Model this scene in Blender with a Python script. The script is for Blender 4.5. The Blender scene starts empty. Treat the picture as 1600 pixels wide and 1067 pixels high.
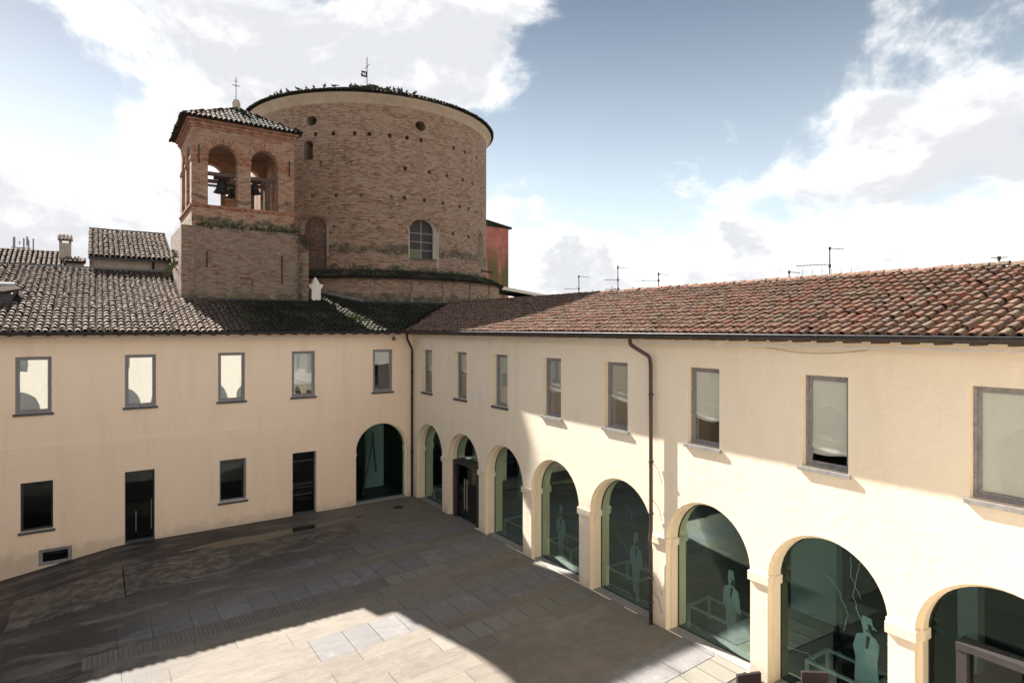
import bpy, bmesh, math, random
from mathutils import Vector, Matrix, noise
from mathutils.geometry import delaunay_2d_cdt
random.seed(7)
R=math.radians
scene=bpy.context.scene
COL=scene.collection

# ------------------------------------------------------------------ camera, sky, sun, exposure
CAM=Vector((-12.54,-26.85,8.0))
cd=bpy.data.cameras.new('camera'); cam=bpy.data.objects.new('camera',cd); COL.objects.link(cam)
cam.location=CAM; cam.rotation_euler=(R(90),0,R(-34.23))
cd.sensor_width=36; cd.lens=958/1600*36; cd.shift_y=-21.3/1600; cd.clip_end=6000; cd.clip_start=.05
scene.camera=cam
SUNV=Vector((-1,4.45,3.80)).normalized()
SUN_EL=math.asin(SUNV.z)
sl=bpy.data.lights.new('sun','SUN'); sl.energy=2.9; sl.angle=R(0.55); sl.color=(1,.94,.86)
so=bpy.data.objects.new('sun',sl); COL.objects.link(so); so.location=(0,0,60)
so.rotation_euler=SUNV.to_track_quat('Z','Y').to_euler()
scene.view_settings.view_transform='Standard'; scene.view_settings.look='None'
scene.view_settings.gamma=1; scene.view_settings.use_curve_mapping=False
scene.view_settings.exposure=2.62

class NT:
    def __init__(s,t): s.t=t; s.n=t.nodes; s.l=t.links
    def node(s,typ,**k):
        n=s.n.new(typ)
        for a,b in k.items():
            if a=='ins':
                for i,v in b.items():
                    if hasattr(v,'is_linked') or isinstance(v,bpy.types.NodeSocket): s.l.new(v,n.inputs[i])
                    else: n.inputs[i].default_value=v
            else: setattr(n,a,b)
        return n
    def math(s,op,a,b=0.0,c=None,clamp=False):
        n=s.n.new('ShaderNodeMath'); n.operation=op; n.use_clamp=clamp
        for i,v in enumerate((a,b) if c is None else (a,b,c)):
            if isinstance(v,bpy.types.NodeSocket): s.l.new(v,n.inputs[i])
            else: n.inputs[i].default_value=v
        return n.outputs[0]
    def vmath(s,op,a,b=(0,0,0),out=0):
        n=s.n.new('ShaderNodeVectorMath'); n.operation=op
        for i,v in enumerate((a,b)):
            if isinstance(v,bpy.types.NodeSocket): s.l.new(v,n.inputs[i])
            elif i<len(n.inputs): n.inputs[i].default_value=v
        return n.outputs[out]
    def ramp(s,f,stops,interp='LINEAR'):
        n=s.n.new('ShaderNodeValToRGB'); n.color_ramp.interpolation=interp
        e=n.color_ramp.elements
        while len(e)<len(stops): e.new(.5)
        for i,(p,c) in enumerate(stops):
            e[i].position=p; e[i].color=(c,c,c,1) if isinstance(c,(int,float)) else (*c,1)
        s.l.new(f,n.inputs[0]); return n.outputs[0]
    def sstep(s,v,a,b,lo=0.,hi=1.):
        n=s.n.new('ShaderNodeMapRange'); n.interpolation_type='SMOOTHSTEP'
        s.l.new(v,n.inputs[0])
        for i,x in zip((1,2,3,4),(a,b,lo,hi)): n.inputs[i].default_value=x
        return n.outputs[0]
    def mix(s,f,a,b,mode='MIX'):
        n=s.n.new('ShaderNodeMix'); n.data_type='RGBA'; n.blend_type=mode
        for i,v in ((0,f),(6,a),(7,b)):
            if isinstance(v,bpy.types.NodeSocket): s.l.new(v,n.inputs[i])
            else: n.inputs[i].default_value=v if i==0 or len(v)==4 else (*v,1)
        return n.outputs[2]
    def noise(s,vec,scale,detail=4,rough=.55,dist=0,col=False,lac=2.0):
        n=s.n.new('ShaderNodeTexNoise'); s.l.new(vec,n.inputs['Vector'])
        n.inputs['Scale'].default_value=scale; n.inputs['Detail'].default_value=detail
        n.inputs['Roughness'].default_value=rough; n.inputs['Distortion'].default_value=dist
        n.inputs['Lacunarity'].default_value=lac
        return n.outputs[1 if col else 0]
    def map(s,vec,scale=(1,1,1),rot=(0,0,0),loc=(0,0,0)):
        n=s.n.new('ShaderNodeMapping'); s.l.new(vec,n.inputs[0])
        n.inputs[1].default_value=loc; n.inputs[2].default_value=rot; n.inputs[3].default_value=scale
        return n.outputs[0]

def pix_dir(px,py):
    yaw=R(34.23)
    f=Vector((math.sin(yaw),math.cos(yaw),0)); r=Vector((math.cos(yaw),-math.sin(yaw),0))
    return (f+r*((px-800)/958)+Vector((0,0,1))*((512.2-py)/958)).normalized()

world=bpy.data.worlds.new('World'); scene.world=world; world.use_nodes=True
w=NT(world.node_tree); w.n.clear()
sky=w.node('ShaderNodeTexSky',sky_type='NISHITA',sun_disc=False,sun_elevation=SUN_EL,sun_rotation=R(-12.7),
           air_density=1.0,dust_density=.7,ozone_density=1.0,altitude=50)
tc=w.node('ShaderNodeTexCoord').outputs['Generated']
dirv=w.vmath('NORMALIZE',tc)
sep=w.node('ShaderNodeSeparateXYZ',ins={0:dirv})
zc=w.math('MAXIMUM',sep.outputs[2],0.0)
den=w.math('ADD',zc,0.22)
px_=w.math('DIVIDE',sep.outputs[0],den); py_=w.math('DIVIDE',sep.outputs[1],den)
pl=w.node('ShaderNodeCombineXYZ',ins={0:px_,1:py_,2:w.math('MULTIPLY',zc,1.6)}).outputs[0]
dv=w.map(dirv,(1,1,1.5),(0,0,0),(2.3,.4,1.1))
n1=w.noise(dv,3.4,10,.60,.25)
n2=w.noise(w.vmath('ADD',dv,(-.008,.030,.045)),3.4,10,.60,.25)
n3=w.noise(w.map(dirv,(1,1,1.8),(0,0,0),(5,2,1)),3.0,5,.5,.3)
big=w.noise(w.map(pl,loc=(3.1,1.7,0)),.42,3,.5)
# cloud masses: direction, cone size (cos), weight
BL=[((110,110),.20,.20),((280,80),.20,.22),((430,60),.2,.20),((600,50),.2,.20),((760,40),.14,.20),((720,110),.10,.14),((330,170),.12,.12),
    ((60,270),.12,.20),((190,350),.14,.18),((60,370),.2,.16),((820,235),.06,.14),((790,300),.07,.14),((840,390),.13,.16),
    ((1190,300),0.150,0.240),((1130,270),.06,.12),((1060,290),0.054,0.094),((1330,340),0.135,0.133),((1500,310),0.108,0.094),((1430,215),0.081,0.156),((1540,150),0.081,0.140),((1350,205),0.054,0.094),
    ((1560,350),0.135,0.117),((1000,380),0.144,0.101),((1300,410),0.180,0.117),((1600,400),0.180,0.101),((1240,60),0.032,0.094),((1130,185),0.036,0.094),((905,225),0.032,0.078),
    ((170,5),.10,-.2),((20,30),.09,-.14),((60,185),.11,-.26),((190,215),.11,-.26),((225,285),.07,-.16),
    ((1000,90),.25,-.20),((1150,60),.25,-.2),((1500,20),.22,-.24),((1090,190),.12,-.18),((1270,240),.08,-.12),((940,190),.14,-.22),((880,300),.05,-.10),((1480,250),.05,-.12),((900,120),.10,-.12)]
cov=w.math('MULTIPLY_ADD',big,.5,-.25+.05)  # base cover raised: unseen clouds added to brighten the shaded walls
for (p,sz,wt) in BL:
    d=pix_dir(*p)
    dist=w.vmath('DISTANCE',dirv,tuple(d),out=1)
    g=w.sstep(dist,0.0,sz*1.55,wt*.85,0.0)
    cov=w.math('ADD',cov,g)
hz=w.sstep(sep.outputs[2],0.0,.42,.05,0.0)
dens0=w.math('ADD',w.math('ADD',w.math('MULTIPLY_ADD',n1,2.35,-.675),cov),w.math('SUBTRACT',hz,.03))
dens=w.sstep(dens0,.46,.80)
thick=w.math('MULTIPLY',w.sstep(dens0,.60,.80),w.sstep(n3,.36,.62))
lit=w.math('MULTIPLY',w.math('SUBTRACT',n1,n2),3.0)
shade=w.math('ADD',w.math('SUBTRACT',1.0,w.math('MULTIPLY',thick,.62)),lit,clamp=True)
cc=w.mix(w.sstep(shade,.45,1.0),(1.16,1.18,1.23,1),(1.86,1.85,1.82,1))
sat=w.mix(.66,w.mix(1.0,sky.outputs[0],(.32,.31,.295,1),'MULTIPLY'),(.93,1.05,1.12,1))
sat=w.mix(1.0,sat,w.mix(w.sstep(sep.outputs[2],.05,.58),(1.32,1.28,1.22,1),(.30,.35,.42,1)),'MULTIPLY')
sc=w.mix(dens,sat,cc)
below=w.sstep(sep.outputs[2],-.06,0.0)
sc=w.mix(below,(.9,.85,.78,1),sc)
bg=w.node('ShaderNodeBackground',ins={0:sc,1:.115})
w.node('ShaderNodeOutputWorld',ins={0:bg.outputs[0]})

# ------------------------------------------------------------------ materials
MATS={}
def mat(name,fn):
    if name in MATS: return MATS[name]
    m=bpy.data.materials.new(name); m.use_nodes=True; t=NT(m.node_tree); t.n.clear()
    out=t.node('ShaderNodeOutputMaterial'); b=t.node('ShaderNodeBsdfPrincipled')
    t.l.new(b.outputs[0],out.inputs[0]); fn(t,b,out); MATS[name]=m; return m
def setc(t,b,c):
    if isinstance(c,bpy.types.NodeSocket): t.l.new(c,b.inputs['Base Color'])
    else: b.inputs['Base Color'].default_value=(*c,1)
def bump(t,b,h,dist,strength=1):
    n=t.node('ShaderNodeBump',ins={'Height':h,'Distance':dist,'Strength':strength}); t.l.new(n.outputs[0],b.inputs['Normal'])
def OBJ(t): return t.node('ShaderNodeTexCoord').outputs['Object']
def POS(t): return t.node('ShaderNodeNewGeometry').outputs['Position']

def plain(name,c,rough=.7,metal=0,var=.12,sc=9,bumpd=.002):
    def fn(t,b,o):
        n=t.noise(OBJ(t),sc,5,.6)
        k=t.ramp(n,[(.3,1-var),(.7,1+var)])
        setc(t,b,t.mix(1.0,(*c,1),k,'MULTIPLY')); b.inputs['Roughness'].default_value=rough; b.inputs['Metallic'].default_value=metal; b.inputs['Specular IOR Level'].default_value=.5 if rough<.65 else (.2 if rough<.93 else .02)
        bump(t,b,t.noise(OBJ(t),sc*6,3),bumpd)
    return mat(name,fn)

def plaster_fn(base,warm,dirtlow=True):
    def fn(t,b,o):
        p=POS(t)
        n=t.noise(p,.45,6,.6); n2=t.noise(p,2.6,6,.65); n3=t.noise(t.map(p,(1.2,1.2,.18)),1.4,5,.6)
        c=t.mix(t.ramp(n,[(.3,0.),(.72,1.)]),base,warm)
        c=t.mix(t.ramp(n2,[(.42,0.),(.8,.22)]),c,(.86,.78,.67,1))
        n4=t.noise(t.map(p,(5,5,.22)),1.5,6,.65); c=t.mix(t.ramp(n4,[(.60,0.),(.76,.16)]),c,(.62,.50,.40,1))
        c=t.mix(t.ramp(n3,[(.5,0.),(.80,.26)]),c,(.58,.46,.34,1))
        cr=t.noise(p,1.1,9,.8,1.5); c=t.mix(t.ramp(t.math('ABSOLUTE',t.math('SUBTRACT',cr,.5)),[(0.,.22),(.006,0.)]),c,(.5,.4,.3,1))
        if dirtlow:
            z=t.node('ShaderNodeSeparateXYZ',ins={0:p}).outputs[2]
            zz=t.math('ADD',z,t.math('MULTIPLY',t.math('SUBTRACT',n2,.5),.9))
            c=t.mix(t.sstep(zz,.0,.5,.45,0.),c,(.42,.34,.27,1))
        setc(t,b,c); b.inputs['Roughness'].default_value=.88
        h=t.math('ADD',t.noise(p,5,6,.6),t.math('MULTIPLY',t.noise(p,38,3),.3)); bump(t,b,h,.014,.7)
    return fn
M_plR=mat('plaster_cream',plaster_fn((.88,.775,.635,1),(.87,.755,.595,1)))
M_plL=mat('plaster_peach_shade',plaster_fn((.92,.735,.57,1),(.91,.71,.535,1)))  # warm tone of the shaded side put into the colour, peachier than plaster_cream
M_trim=mat('plaster_trim',plaster_fn((.83,.72,.565,1),(.81,.69,.53,1)))
M_reveal=mat('reveal_bounce_tint',plaster_fn((.86,.74,.56,1),(.85,.72,.53,1),False))  # bounced light painted in: reveals tinted yellower than the walls
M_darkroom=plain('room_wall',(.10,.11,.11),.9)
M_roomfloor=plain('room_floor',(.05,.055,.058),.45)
M_roomwhite=plain('room_white',(.74,.75,.70),.8,var=.04)
M_frame=plain('weathered_frame',(.26,.25,.265),.7,var=.28,sc=14)
M_sill=plain('sill_stone',(.11,.105,.115),.8,var=.2)
M_sillR=plain('sill_stone_pale',(.27,.26,.25),.8,var=.2)
M_metal=plain('dark_metal',(.030,.030,.036),.45,.3,var=.3)
M_copper=plain('downpipe_metal',(.075,.045,.042),.5,.3,var=.35,sc=3)
M_portal=plain('portal_metal',(.055,.05,.05),.5,.3)
M_steel=plain('steel',(.55,.55,.53),.35,.8)
M_white=plain('white_paint',(.85,.86,.84),.6,var=.06)
M_strip=plain('pale_board',(.62,.60,.60),.7)
M_wood=plain('soffit_wood',(.10,.075,.06),.85,var=.3)
M_iron=plain('rusty_iron',(.05,.035,.03),.8,.2,var=.3)
M_cut=plain('pale_acrylic',(.80,.88,.88),.5,var=.1)
M_cutd=plain('dark_card',(.02,.02,.024),.6)
M_lead=plain('lead_flashing',(.16,.155,.16),.6,.1,var=.25)
M_bronze=plain('bell_bronze',(.045,.045,.04),.5,.6)
M_oldwood=plain('old_beam',(.16,.13,.11),.9,var=.4)
M_wicker=plain('dark_wicker',(.03,.022,.022),.7,var=.3,sc=40)
M_cushion=plain('dark_cushion',(.04,.033,.033),.9)
M_chim=plain('chimney_render',(.72,.64,.55),.9,var=.15)
M_pigeon=plain('pigeon_feather',(.09,.09,.10),.8,var=.4,sc=20)
M_greyplaster=plain('grey_render',(.42,.36,.30),.9,var=.25,sc=1.5)

def blind_fn(t,b,o):
    p=POS(t); n=t.noise(t.map(p,(1,1,.35)),9,4)
    setc(t,b,t.mix(t.ramp(n,[(.35,0.),(.7,1.)]),(.88,.88,.82,1),(.92,.92,.87,1))); b.inputs['Roughness'].default_value=.95
    bump(t,b,t.noise(p,60,2),.002)
M_blind=mat('linen_blind',blind_fn)
def blindw_fn(t,b,o):
    p=POS(t); n=t.noise(t.map(p,(1,1,.35)),7,4)
    setc(t,b,t.mix(n,(.66,.67,.66,1),(.76,.77,.76,1))); b.inputs['Roughness'].default_value=.95
M_blindw=mat('white_blind',blindw_fn)

def glass(name,tint,gl,base,gain=1.0):
    def fn(t,b,o):
        t.n.remove(b)
        tr=t.node('ShaderNodeBsdfTransparent',ins={0:(*tint,1)})
        g=t.node('ShaderNodeBsdfGlossy',ins={0:(*gl,1),1:.0})
        wv=t.noise(OBJ(t),1.3,2); bm=t.node('ShaderNodeBump',ins={'Height':wv,'Distance':.0015,'Strength':.5}); t.l.new(bm.outputs[0],g.inputs['Normal'])
        f=t.node('ShaderNodeFresnel',ins={0:1.5})
        k=t.math('ADD',t.math('MULTIPLY',f.outputs[0],gain),base,clamp=True)
        mx=t.node('ShaderNodeMixShader',ins={0:k,1:tr.outputs[0],2:g.outputs[0]}); t.l.new(mx.outputs[0],o.inputs[0])
    return mat(name,fn)
M_glass=glass('window_glass',(.98,.985,.97),(1,1,1),.02,.8)
M_cglass=glass('coated_glass',(.97,.98,.98),(.90,.96,1),.07,1.1)
M_gglass=glass('green_glass',(.68,.79,.79),(.60,.80,.72),.0,.55)
M_dglass=glass('dark_glass',(.7,.75,.75),(.8,.85,.85),.0,.8)

def brick_fn(c1,c2,mortar,smear,soot=.4,moss_dark=.3,green_low=None,bw=.30,bh=.092,lowz=None):
    def fn(t,b,o):
        uv=t.node('ShaderNodeUVMap').outputs[0]; p=POS(t)
        wob=t.noise(uv,.9,3,col=True)
        uvw=t.vmath('ADD',uv,t.vmath('MULTIPLY',t.vmath('SUBTRACT',wob,(.5,.5,.5)),(.012,.012,0)))
        bt=t.node('ShaderNodeTexBrick',ins={'Vector':uvw,'Color1':(0,0,0,1),'Color2':(1,1,1,1),'Mortar':(.5,.5,.5,1),'Scale':1.0,'Mortar Size':.011,'Mortar Smooth':.35,'Brick Width':bw,'Row Height':bh,'Bias':0.0})
        bt.offset=.5
        rnd=bt.outputs[0]; isM=bt.outputs[1]
        c=t.mix(t.ramp(rnd,[(.15,0.),(.85,1.)]),c1,c2)
        cell=t.noise(t.vmath('MULTIPLY',uv,(3.2,11,1)),1.0,4,.7)
        c=t.mix(t.ramp(cell,[(.5,0.),(.62,.8)]),c,(0.391,0.285,0.204,1))
        c=t.mix(t.ramp(t.noise(t.vmath('MULTIPLY',t.vmath('ADD',uv,(3,5,0)),(3.0,10,1)),1.0,3,.7),[(.55,0.),(.64,.75)]),c,(.27,.09,.055,1))
        c=t.mix(t.ramp(t.noise(t.vmath('MULTIPLY',uv,(2.6,9,1)),1.3,5,.75),[(.60,0.),(.70,.75)]),c,(.07,.055,.048,1))
        c=t.mix(isM,c,mortar)
        s1=t.noise(t.vmath('MULTIPLY',uv,(1,2.2,1)),.8,8,.72)
        c=t.mix(t.ramp(s1,[(.46,0.),(.66,.72)]),c,smear)
        s2=t.noise(t.vmath('MULTIPLY',uv,(1,.8,1)),1.05,8,.75,.4)
        c=t.mix(t.ramp(s2,[(.58,0.),(.74,soot)]),c,(.06,.05,.045,1))
        s3=t.noise(t.vmath('MULTIPLY',t.vmath('ADD',uv,(7.7,3.1,0)),(2.2,.35,1)),.9,7,.7)
        c=t.mix(t.ramp(s3,[(.58,0.),(.74,moss_dark)]),c,(.085,.095,.05,1))
        if lowz is not None:
            z=t.node('ShaderNodeSeparateXYZ',ins={0:p}).outputs[2]
            for (za,zb,amt,colr) in lowz:
                zz=t.math('ADD',z,t.math('MULTIPLY',t.math('SUBTRACT',t.noise(p,1.3,6,.7),.5),1.3))
                mid=(za+zb)/2; half=(zb-za)/2
                f=t.sstep(t.math('ABSOLUTE',t.math('SUBTRACT',zz,mid)),half*.5,half*1.1,amt,0.)
                f=t.math('MULTIPLY',f,t.ramp(t.noise(p,3.5,5,.7),[(.38,.25),(.55,1.)]))
                c=t.mix(f,c,colr)
        setc(t,b,c); b.inputs['Roughness'].default_value=.92
        h=t.math('ADD',t.math('MULTIPLY',t.math('SUBTRACT',1.0,isM),1.0),t.math('MULTIPLY',t.noise(t.vmath('MULTIPLY',uv,(6,18,1)),1.0,4,.7),.8)); bump(t,b,h,.014,.9)
    return fn
MOSS=(.05,.06,.03,1); SOOT=(.04,.035,.032,1)
M_drum=mat('rotunda_brick',brick_fn((0.136,0.056,0.038,1),(0.336,0.204,0.140,1),(0.368,0.280,0.204,1),(0.336,0.252,0.180,1),.9,.2,
       lowz=[(12.15,12.75,.85,(.06,.055,.035,1)),(10.9,11.5,1.0,MOSS),(9.3,9.9,.9,(.07,.075,.04,1))]))
M_shaft=mat('tower_shaft_brick',brick_fn((0.145,0.072,0.051,1),(0.230,0.162,0.119,1),(0.238,0.191,0.149,1),(0.221,0.183,0.140,1),.45,.5,lowz=[(9.1,9.6,.8,(.08,.085,.045,1)),(12.5,13.0,.6,SOOT)]))
M_belfry=mat('belfry_brick',brick_fn((0.230,0.081,0.047,1),(0.357,0.204,0.136,1),(0.340,0.255,0.187,1),(0.357,0.264,0.191,1),.7,.15,lowz=[(13.85,14.15,.6,SOOT),(12.75,13.15,.9,MOSS)]))
M_vous=plain('red_brick',(.27,.13,.085),.92,var=.55,sc=6,bumpd=.006)
M_corn=plain('terracotta_cornice',(.28,.15,.105),.92,var=.5,sc=4,bumpd=.006)
M_cove=mat('cove_plaster',plaster_fn((.42,.32,.235,1),(.33,.25,.18,1),False))
def red_fn(t,b,o):
    p=POS(t); c=t.mix(t.ramp(t.noise(p,.9,6,.65),[(.4,0.),(.65,1.)]),(.52,.20,.15,1),(.38,.11,.09,1))
    z=t.node('ShaderNodeSeparateXYZ',ins={0:p}).outputs[2]
    f=t.math('MULTIPLY',t.sstep(z,13.0,16.0,1.,0.),t.ramp(t.noise(t.map(p,(1.6,1.6,.25)),1.0,6,.6),[(.40,0.),(.52,.95)]))
    setc(t,b,t.mix(f,c,(.12,.115,.04,1))); b.inputs['Roughness'].default_value=.9
M_red=mat('red_render',red_fn)

def tile_fn(cols,lich,lamt,dark,moss_dark=None,dk=.56):
    def fn(t,b,o):
        p=POS(t)
        at=t.node('ShaderNodeAttribute',attribute_name='tint').outputs['Fac']
        oi=t.node('ShaderNodeObjectInfo').outputs['Random']
        r=t.math('FRACT',t.math('ADD',at,oi))
        c=t.ramp(r,[(i/(len(cols)-1),k) for i,k in enumerate(cols)])
        n=t.noise(p,7,7,.7); 
        off=t.vmath('ADD',p,t.node('ShaderNodeCombineXYZ',ins={0:t.math('MULTIPLY',r,5.),1:0.,2:0.}).outputs[0])
        c=t.mix(t.ramp(t.noise(off,12,6,.72),[(.46,0.),(.60,lamt)]),c,lich)
        c=t.mix(t.ramp(t.noise(off,9,6,.75),[(dk,0.),(dk+.10,.85)]),c,dark)
        if moss_dark:
            x0,x1,y0,y1=moss_dark
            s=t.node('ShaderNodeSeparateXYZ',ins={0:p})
            f=t.math('MULTIPLY',t.sstep(s.outputs[0],x0,x1),t.ramp(t.noise(p,.9,7,.75),[(.30,.35),(.50,.96)]))  # moss along x; on the left roof the tower's shade is painted in too
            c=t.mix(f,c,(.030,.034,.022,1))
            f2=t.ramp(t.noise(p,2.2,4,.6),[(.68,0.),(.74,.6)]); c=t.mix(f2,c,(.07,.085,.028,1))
        setc(t,b,c); b.inputs['Roughness'].default_value=.9
        b.inputs['Specular IOR Level'].default_value=.12
        bump(t,b,n,.012,.8)
    return fn
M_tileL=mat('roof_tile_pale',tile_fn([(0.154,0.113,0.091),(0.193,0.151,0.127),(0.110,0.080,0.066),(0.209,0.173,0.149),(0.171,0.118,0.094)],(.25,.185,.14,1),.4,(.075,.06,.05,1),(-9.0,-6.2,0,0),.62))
M_tileR=mat('roof_tile_red',tile_fn([(0.164,0.078,0.056),(0.211,0.113,0.082),(0.094,0.055,0.044),(0.203,0.148,0.109),(0.234,0.082,0.058),(0.133,0.082,0.062)],(.26,.21,.15,1),.8,(.035,.028,.026,1),None,.515))
M_tileD=mat('roof_tile_mossy',tile_fn([(.16,.13,.10),(.24,.18,.14),(.12,.10,.08)],(.34,.33,.22,1),.6,(.03,.03,.025,1),(-99,-98,0,0)))
M_chan=plain('tile_channel_shaded',(.085,.064,.052),.95,var=.4)  # darker than the tiles: shade between the columns put into the colour
M_bank=mat('mottled_concrete',lambda t,b,o:(setc(t,b,t.mix(t.ramp(t.noise(POS(t),2.2,10,.8,.2),[(.46,0.),(.62,1.)]),(.028,.027,.030,1),(.17,.155,.13,1))),bump(t,b,t.noise(POS(t),20,4),.006)))
M_under=plain('roof_underlay',(.05,.04,.035),.95)

def ground_fn(dark):
    def fn(t,b,o):
        p=POS(t); s=t.node('ShaderNodeSeparateXYZ',ins={0:p})
        tint=t.node('ShaderNodeObjectInfo').outputs['Random']
        base=t.mix(tint,(.20,.175,.145,1),(.245,.215,.18,1)) if not dark else t.mix(tint,(.19,.182,.18,1),(.245,.235,.232,1))
        st=t.noise(t.map(p,(.6,1.5,1),(0,0,R(-3.2))),2.6,9,.72,.2)
        base=t.mix(t.ramp(st,[(.42,0.),(.70,.45)]),base,(.09,.078,.066,1) if not dark else (.11,.11,.12,1))
        wv=t.noise(p,2.3,8,.7,.6)
        base=t.mix(t.ramp(wv,[(.55,0.),(.64,.45)]),base,(.25,.225,.19,1) if not dark else (.30,.30,.30,1))
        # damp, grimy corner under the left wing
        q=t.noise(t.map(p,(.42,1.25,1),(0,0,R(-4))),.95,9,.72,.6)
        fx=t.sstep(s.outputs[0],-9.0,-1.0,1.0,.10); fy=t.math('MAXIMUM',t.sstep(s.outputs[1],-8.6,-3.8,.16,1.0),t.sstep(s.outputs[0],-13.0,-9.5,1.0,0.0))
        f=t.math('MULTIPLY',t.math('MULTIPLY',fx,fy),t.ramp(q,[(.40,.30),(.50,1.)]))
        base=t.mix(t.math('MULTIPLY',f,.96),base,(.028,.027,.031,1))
        setc(t,b,base); b.inputs['Specular IOR Level'].default_value=.3
        rr=t.math('SUBTRACT',.85,t.math('MULTIPLY',f,.3)); t.l.new(rr,b.inputs['Roughness'])
        h=t.math('ADD',t.noise(p,14,6,.7),t.math('MULTIPLY',t.noise(t.map(p,(.6,14,1),(0,0,R(-3.2))),1.5,3),.9)); bump(t,b,h,.012,1)
    return fn
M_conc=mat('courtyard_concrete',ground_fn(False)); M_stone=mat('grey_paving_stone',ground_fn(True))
def slat_fn(c1,c2):
    def fn(t,b,o):
        p=POS(t); tint=t.node('ShaderNodeObjectInfo').outputs['Random']
        c=t.mix(tint,c1,c2); n=t.noise(t.map(p,(9,1,1)),2,6,.7)
        c=t.mix(t.ramp(n,[(.4,0.),(.7,.5)]),c,(.15,.14,.12,1)); setc(t,b,c); b.inputs['Roughness'].default_value=.85
        bump(t,b,n,.006)
    return mat('board_%d'%int(c1[0]*1000),fn)
M_slat=slat_fn((0.145,0.123,0.115,1),(0.174,0.149,0.136,1)); M_plank=slat_fn((0.187,0.178,0.149,1),(0.230,0.217,0.183,1))
M_joint=plain('joint_sand',(.11,.10,.09),.95)
M_earth=plain('town_ground',(.22,.20,.17),.95,sc=.2)
def water_fn(t,b,o):
    setc(t,b,(.03,.027,.025)); b.inputs['Roughness'].default_value=.06; b.inputs['Specular IOR Level'].default_value=.6
M_water=mat('puddle_water',water_fn)
def leaf_fn(t,b,o):
    setc(t,b,t.mix(t.noise(OBJ(t),3,4),(.045,.06,.02,1),(.12,.15,.04,1))); b.inputs['Roughness'].default_value=.8
M_leaf=mat('green_leaf',leaf_fn)
M_moss=plain('dark_moss',(.05,.055,.028),.95,var=.5)
M_vine=plain('dry_vine',(.07,.06,.045),.95)

# ------------------------------------------------------------------ mesh helpers
class MB:
    def __init__(s): s.v=[]; s.f=[]; s.t=[]; s.m=[]; s.tint=0; s.mi=0
    def add(s,vs,fs):
        o=len(s.v); s.v+= [tuple(v) for v in vs]; s.f+=[tuple(o+i for i in f) for f in fs]
        s.t+=[s.tint]*len(fs); s.m+=[s.mi]*len(fs)
    def box(s,x0,x1,y0,y1,z0,z1,M=None):
        vs=[Vector((x,y,z)) for x in (x0,x1) for y in (y0,y1) for z in (z0,z1)]
        if M: vs=[M@v for v in vs]
        s.add(vs,[(0,1,3,2),(4,6,7,5),(0,4,5,1),(2,3,7,6),(0,2,6,4),(1,5,7,3)])
    def hexa(s,bot,top):
        s.add(list(bot)+list(top),[(3,2,1,0),(4,5,6,7),(0,1,5,4),(1,2,6,5),(2,3,7,6),(3,0,4,7)])
    def prism(s,loop,vec):
        n=len(loop); vec=Vector(vec); a=[Vector(p) for p in loop]; b=[p+vec for p in a]
        s.add(a+b,[tuple(range(n-1,-1,-1)),tuple(range(n,2*n))]+[(i,(i+1)%n,n+(i+1)%n,n+i) for i in range(n)])
    def tube(s,pts,r,n=8,cap=True):
        pts=[Vector(p) for p in pts]; rs=r if isinstance(r,(list,tuple)) else [r]*len(pts)
        rings=[]; up=None
        for i,p in enumerate(pts):
            d=(pts[min(i+1,len(pts)-1)]-pts[max(i-1,0)]).normalized()
            if up is None: up=Vector((0,0,1)) if abs(d.z)<.9 else Vector((1,0,0))
            a=d.cross(up).normalized(); b=a.cross(d).normalized()
            rings.append([p+(a*math.cos(2*math.pi*k/n)+b*math.sin(2*math.pi*k/n))*rs[i] for k in range(n)])
        vs=[q for rg in rings for q in rg]; fs=[]
        for i in range(len(pts)-1):
            for k in range(n): fs.append((i*n+k,i*n+(k+1)%n,(i+1)*n+(k+1)%n,(i+1)*n+k))
        if cap: fs+= [tuple(range(n-1,-1,-1)),tuple((len(pts)-1)*n+k for k in range(n))]
        s.add(vs,fs)
    def lathe(s,prof,c,n=16,a0=0,a1=2*math.pi):
        c=Vector(c); full=abs(a1-a0-2*math.pi)<1e-6; m=n if full else n+1
        vs=[c+Vector((r*math.cos(a0+(a1-a0)*k/n),r*math.sin(a0+(a1-a0)*k/n),z)) for (r,z) in prof for k in range(m)]
        fs=[]
        for i in range(len(prof)-1):
            for k in range(n):
                k2=(k+1)%m if full else k+1
                fs.append((i*m+k,i*m+k2,(i+1)*m+k2,(i+1)*m+k))
        s.add(vs,fs)
    def mesh(s,name,mats,smooth=False,uv=None):
        me=bpy.data.meshes.new(name); me.from_pydata(s.v,[],s.f)
        for m in (mats if isinstance(mats,(list,tuple)) else [mats]): me.materials.append(m)
        if any(s.m): me.polygons.foreach_set('material_index',s.m)
        if any(s.t):
            a=me.attributes.new('tint','FLOAT','FACE'); a.data.foreach_set('value',s.t)
        if smooth: me.polygons.foreach_set('use_smooth',[True]*len(s.f))
        if uv: 
            l=me.uv_layers.new(name='UVMap')
            for poly in me.polygons:
                n=poly.normal
                for li in poly.loop_indices:
                    co=me.vertices[me.loops[li].vertex_index].co
                    if uv=='box':
                        if abs(n.z)>.7: q=(co.x,co.y)
                        elif abs(n.x)>abs(n.y): q=(co.y,co.z)
                        else: q=(co.x,co.z)
                    else:
                        cx,cy,rad=uv; q=(math.atan2(-(co.x-cx),(co.y-cy))*rad,co.z)
                        if abs(n.z)>.7: q=(co.x,co.y)
                    l.data[li].uv=q
        me.update(); return me
    def build(s,name,mats,parent=None,smooth=False,uv=None,**props):
        o=bpy.data.objects.new(name,s.mesh(name,mats,smooth,uv)); link(o,parent)
        for k,v in props.items(): o[k]=v
        return o
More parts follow.
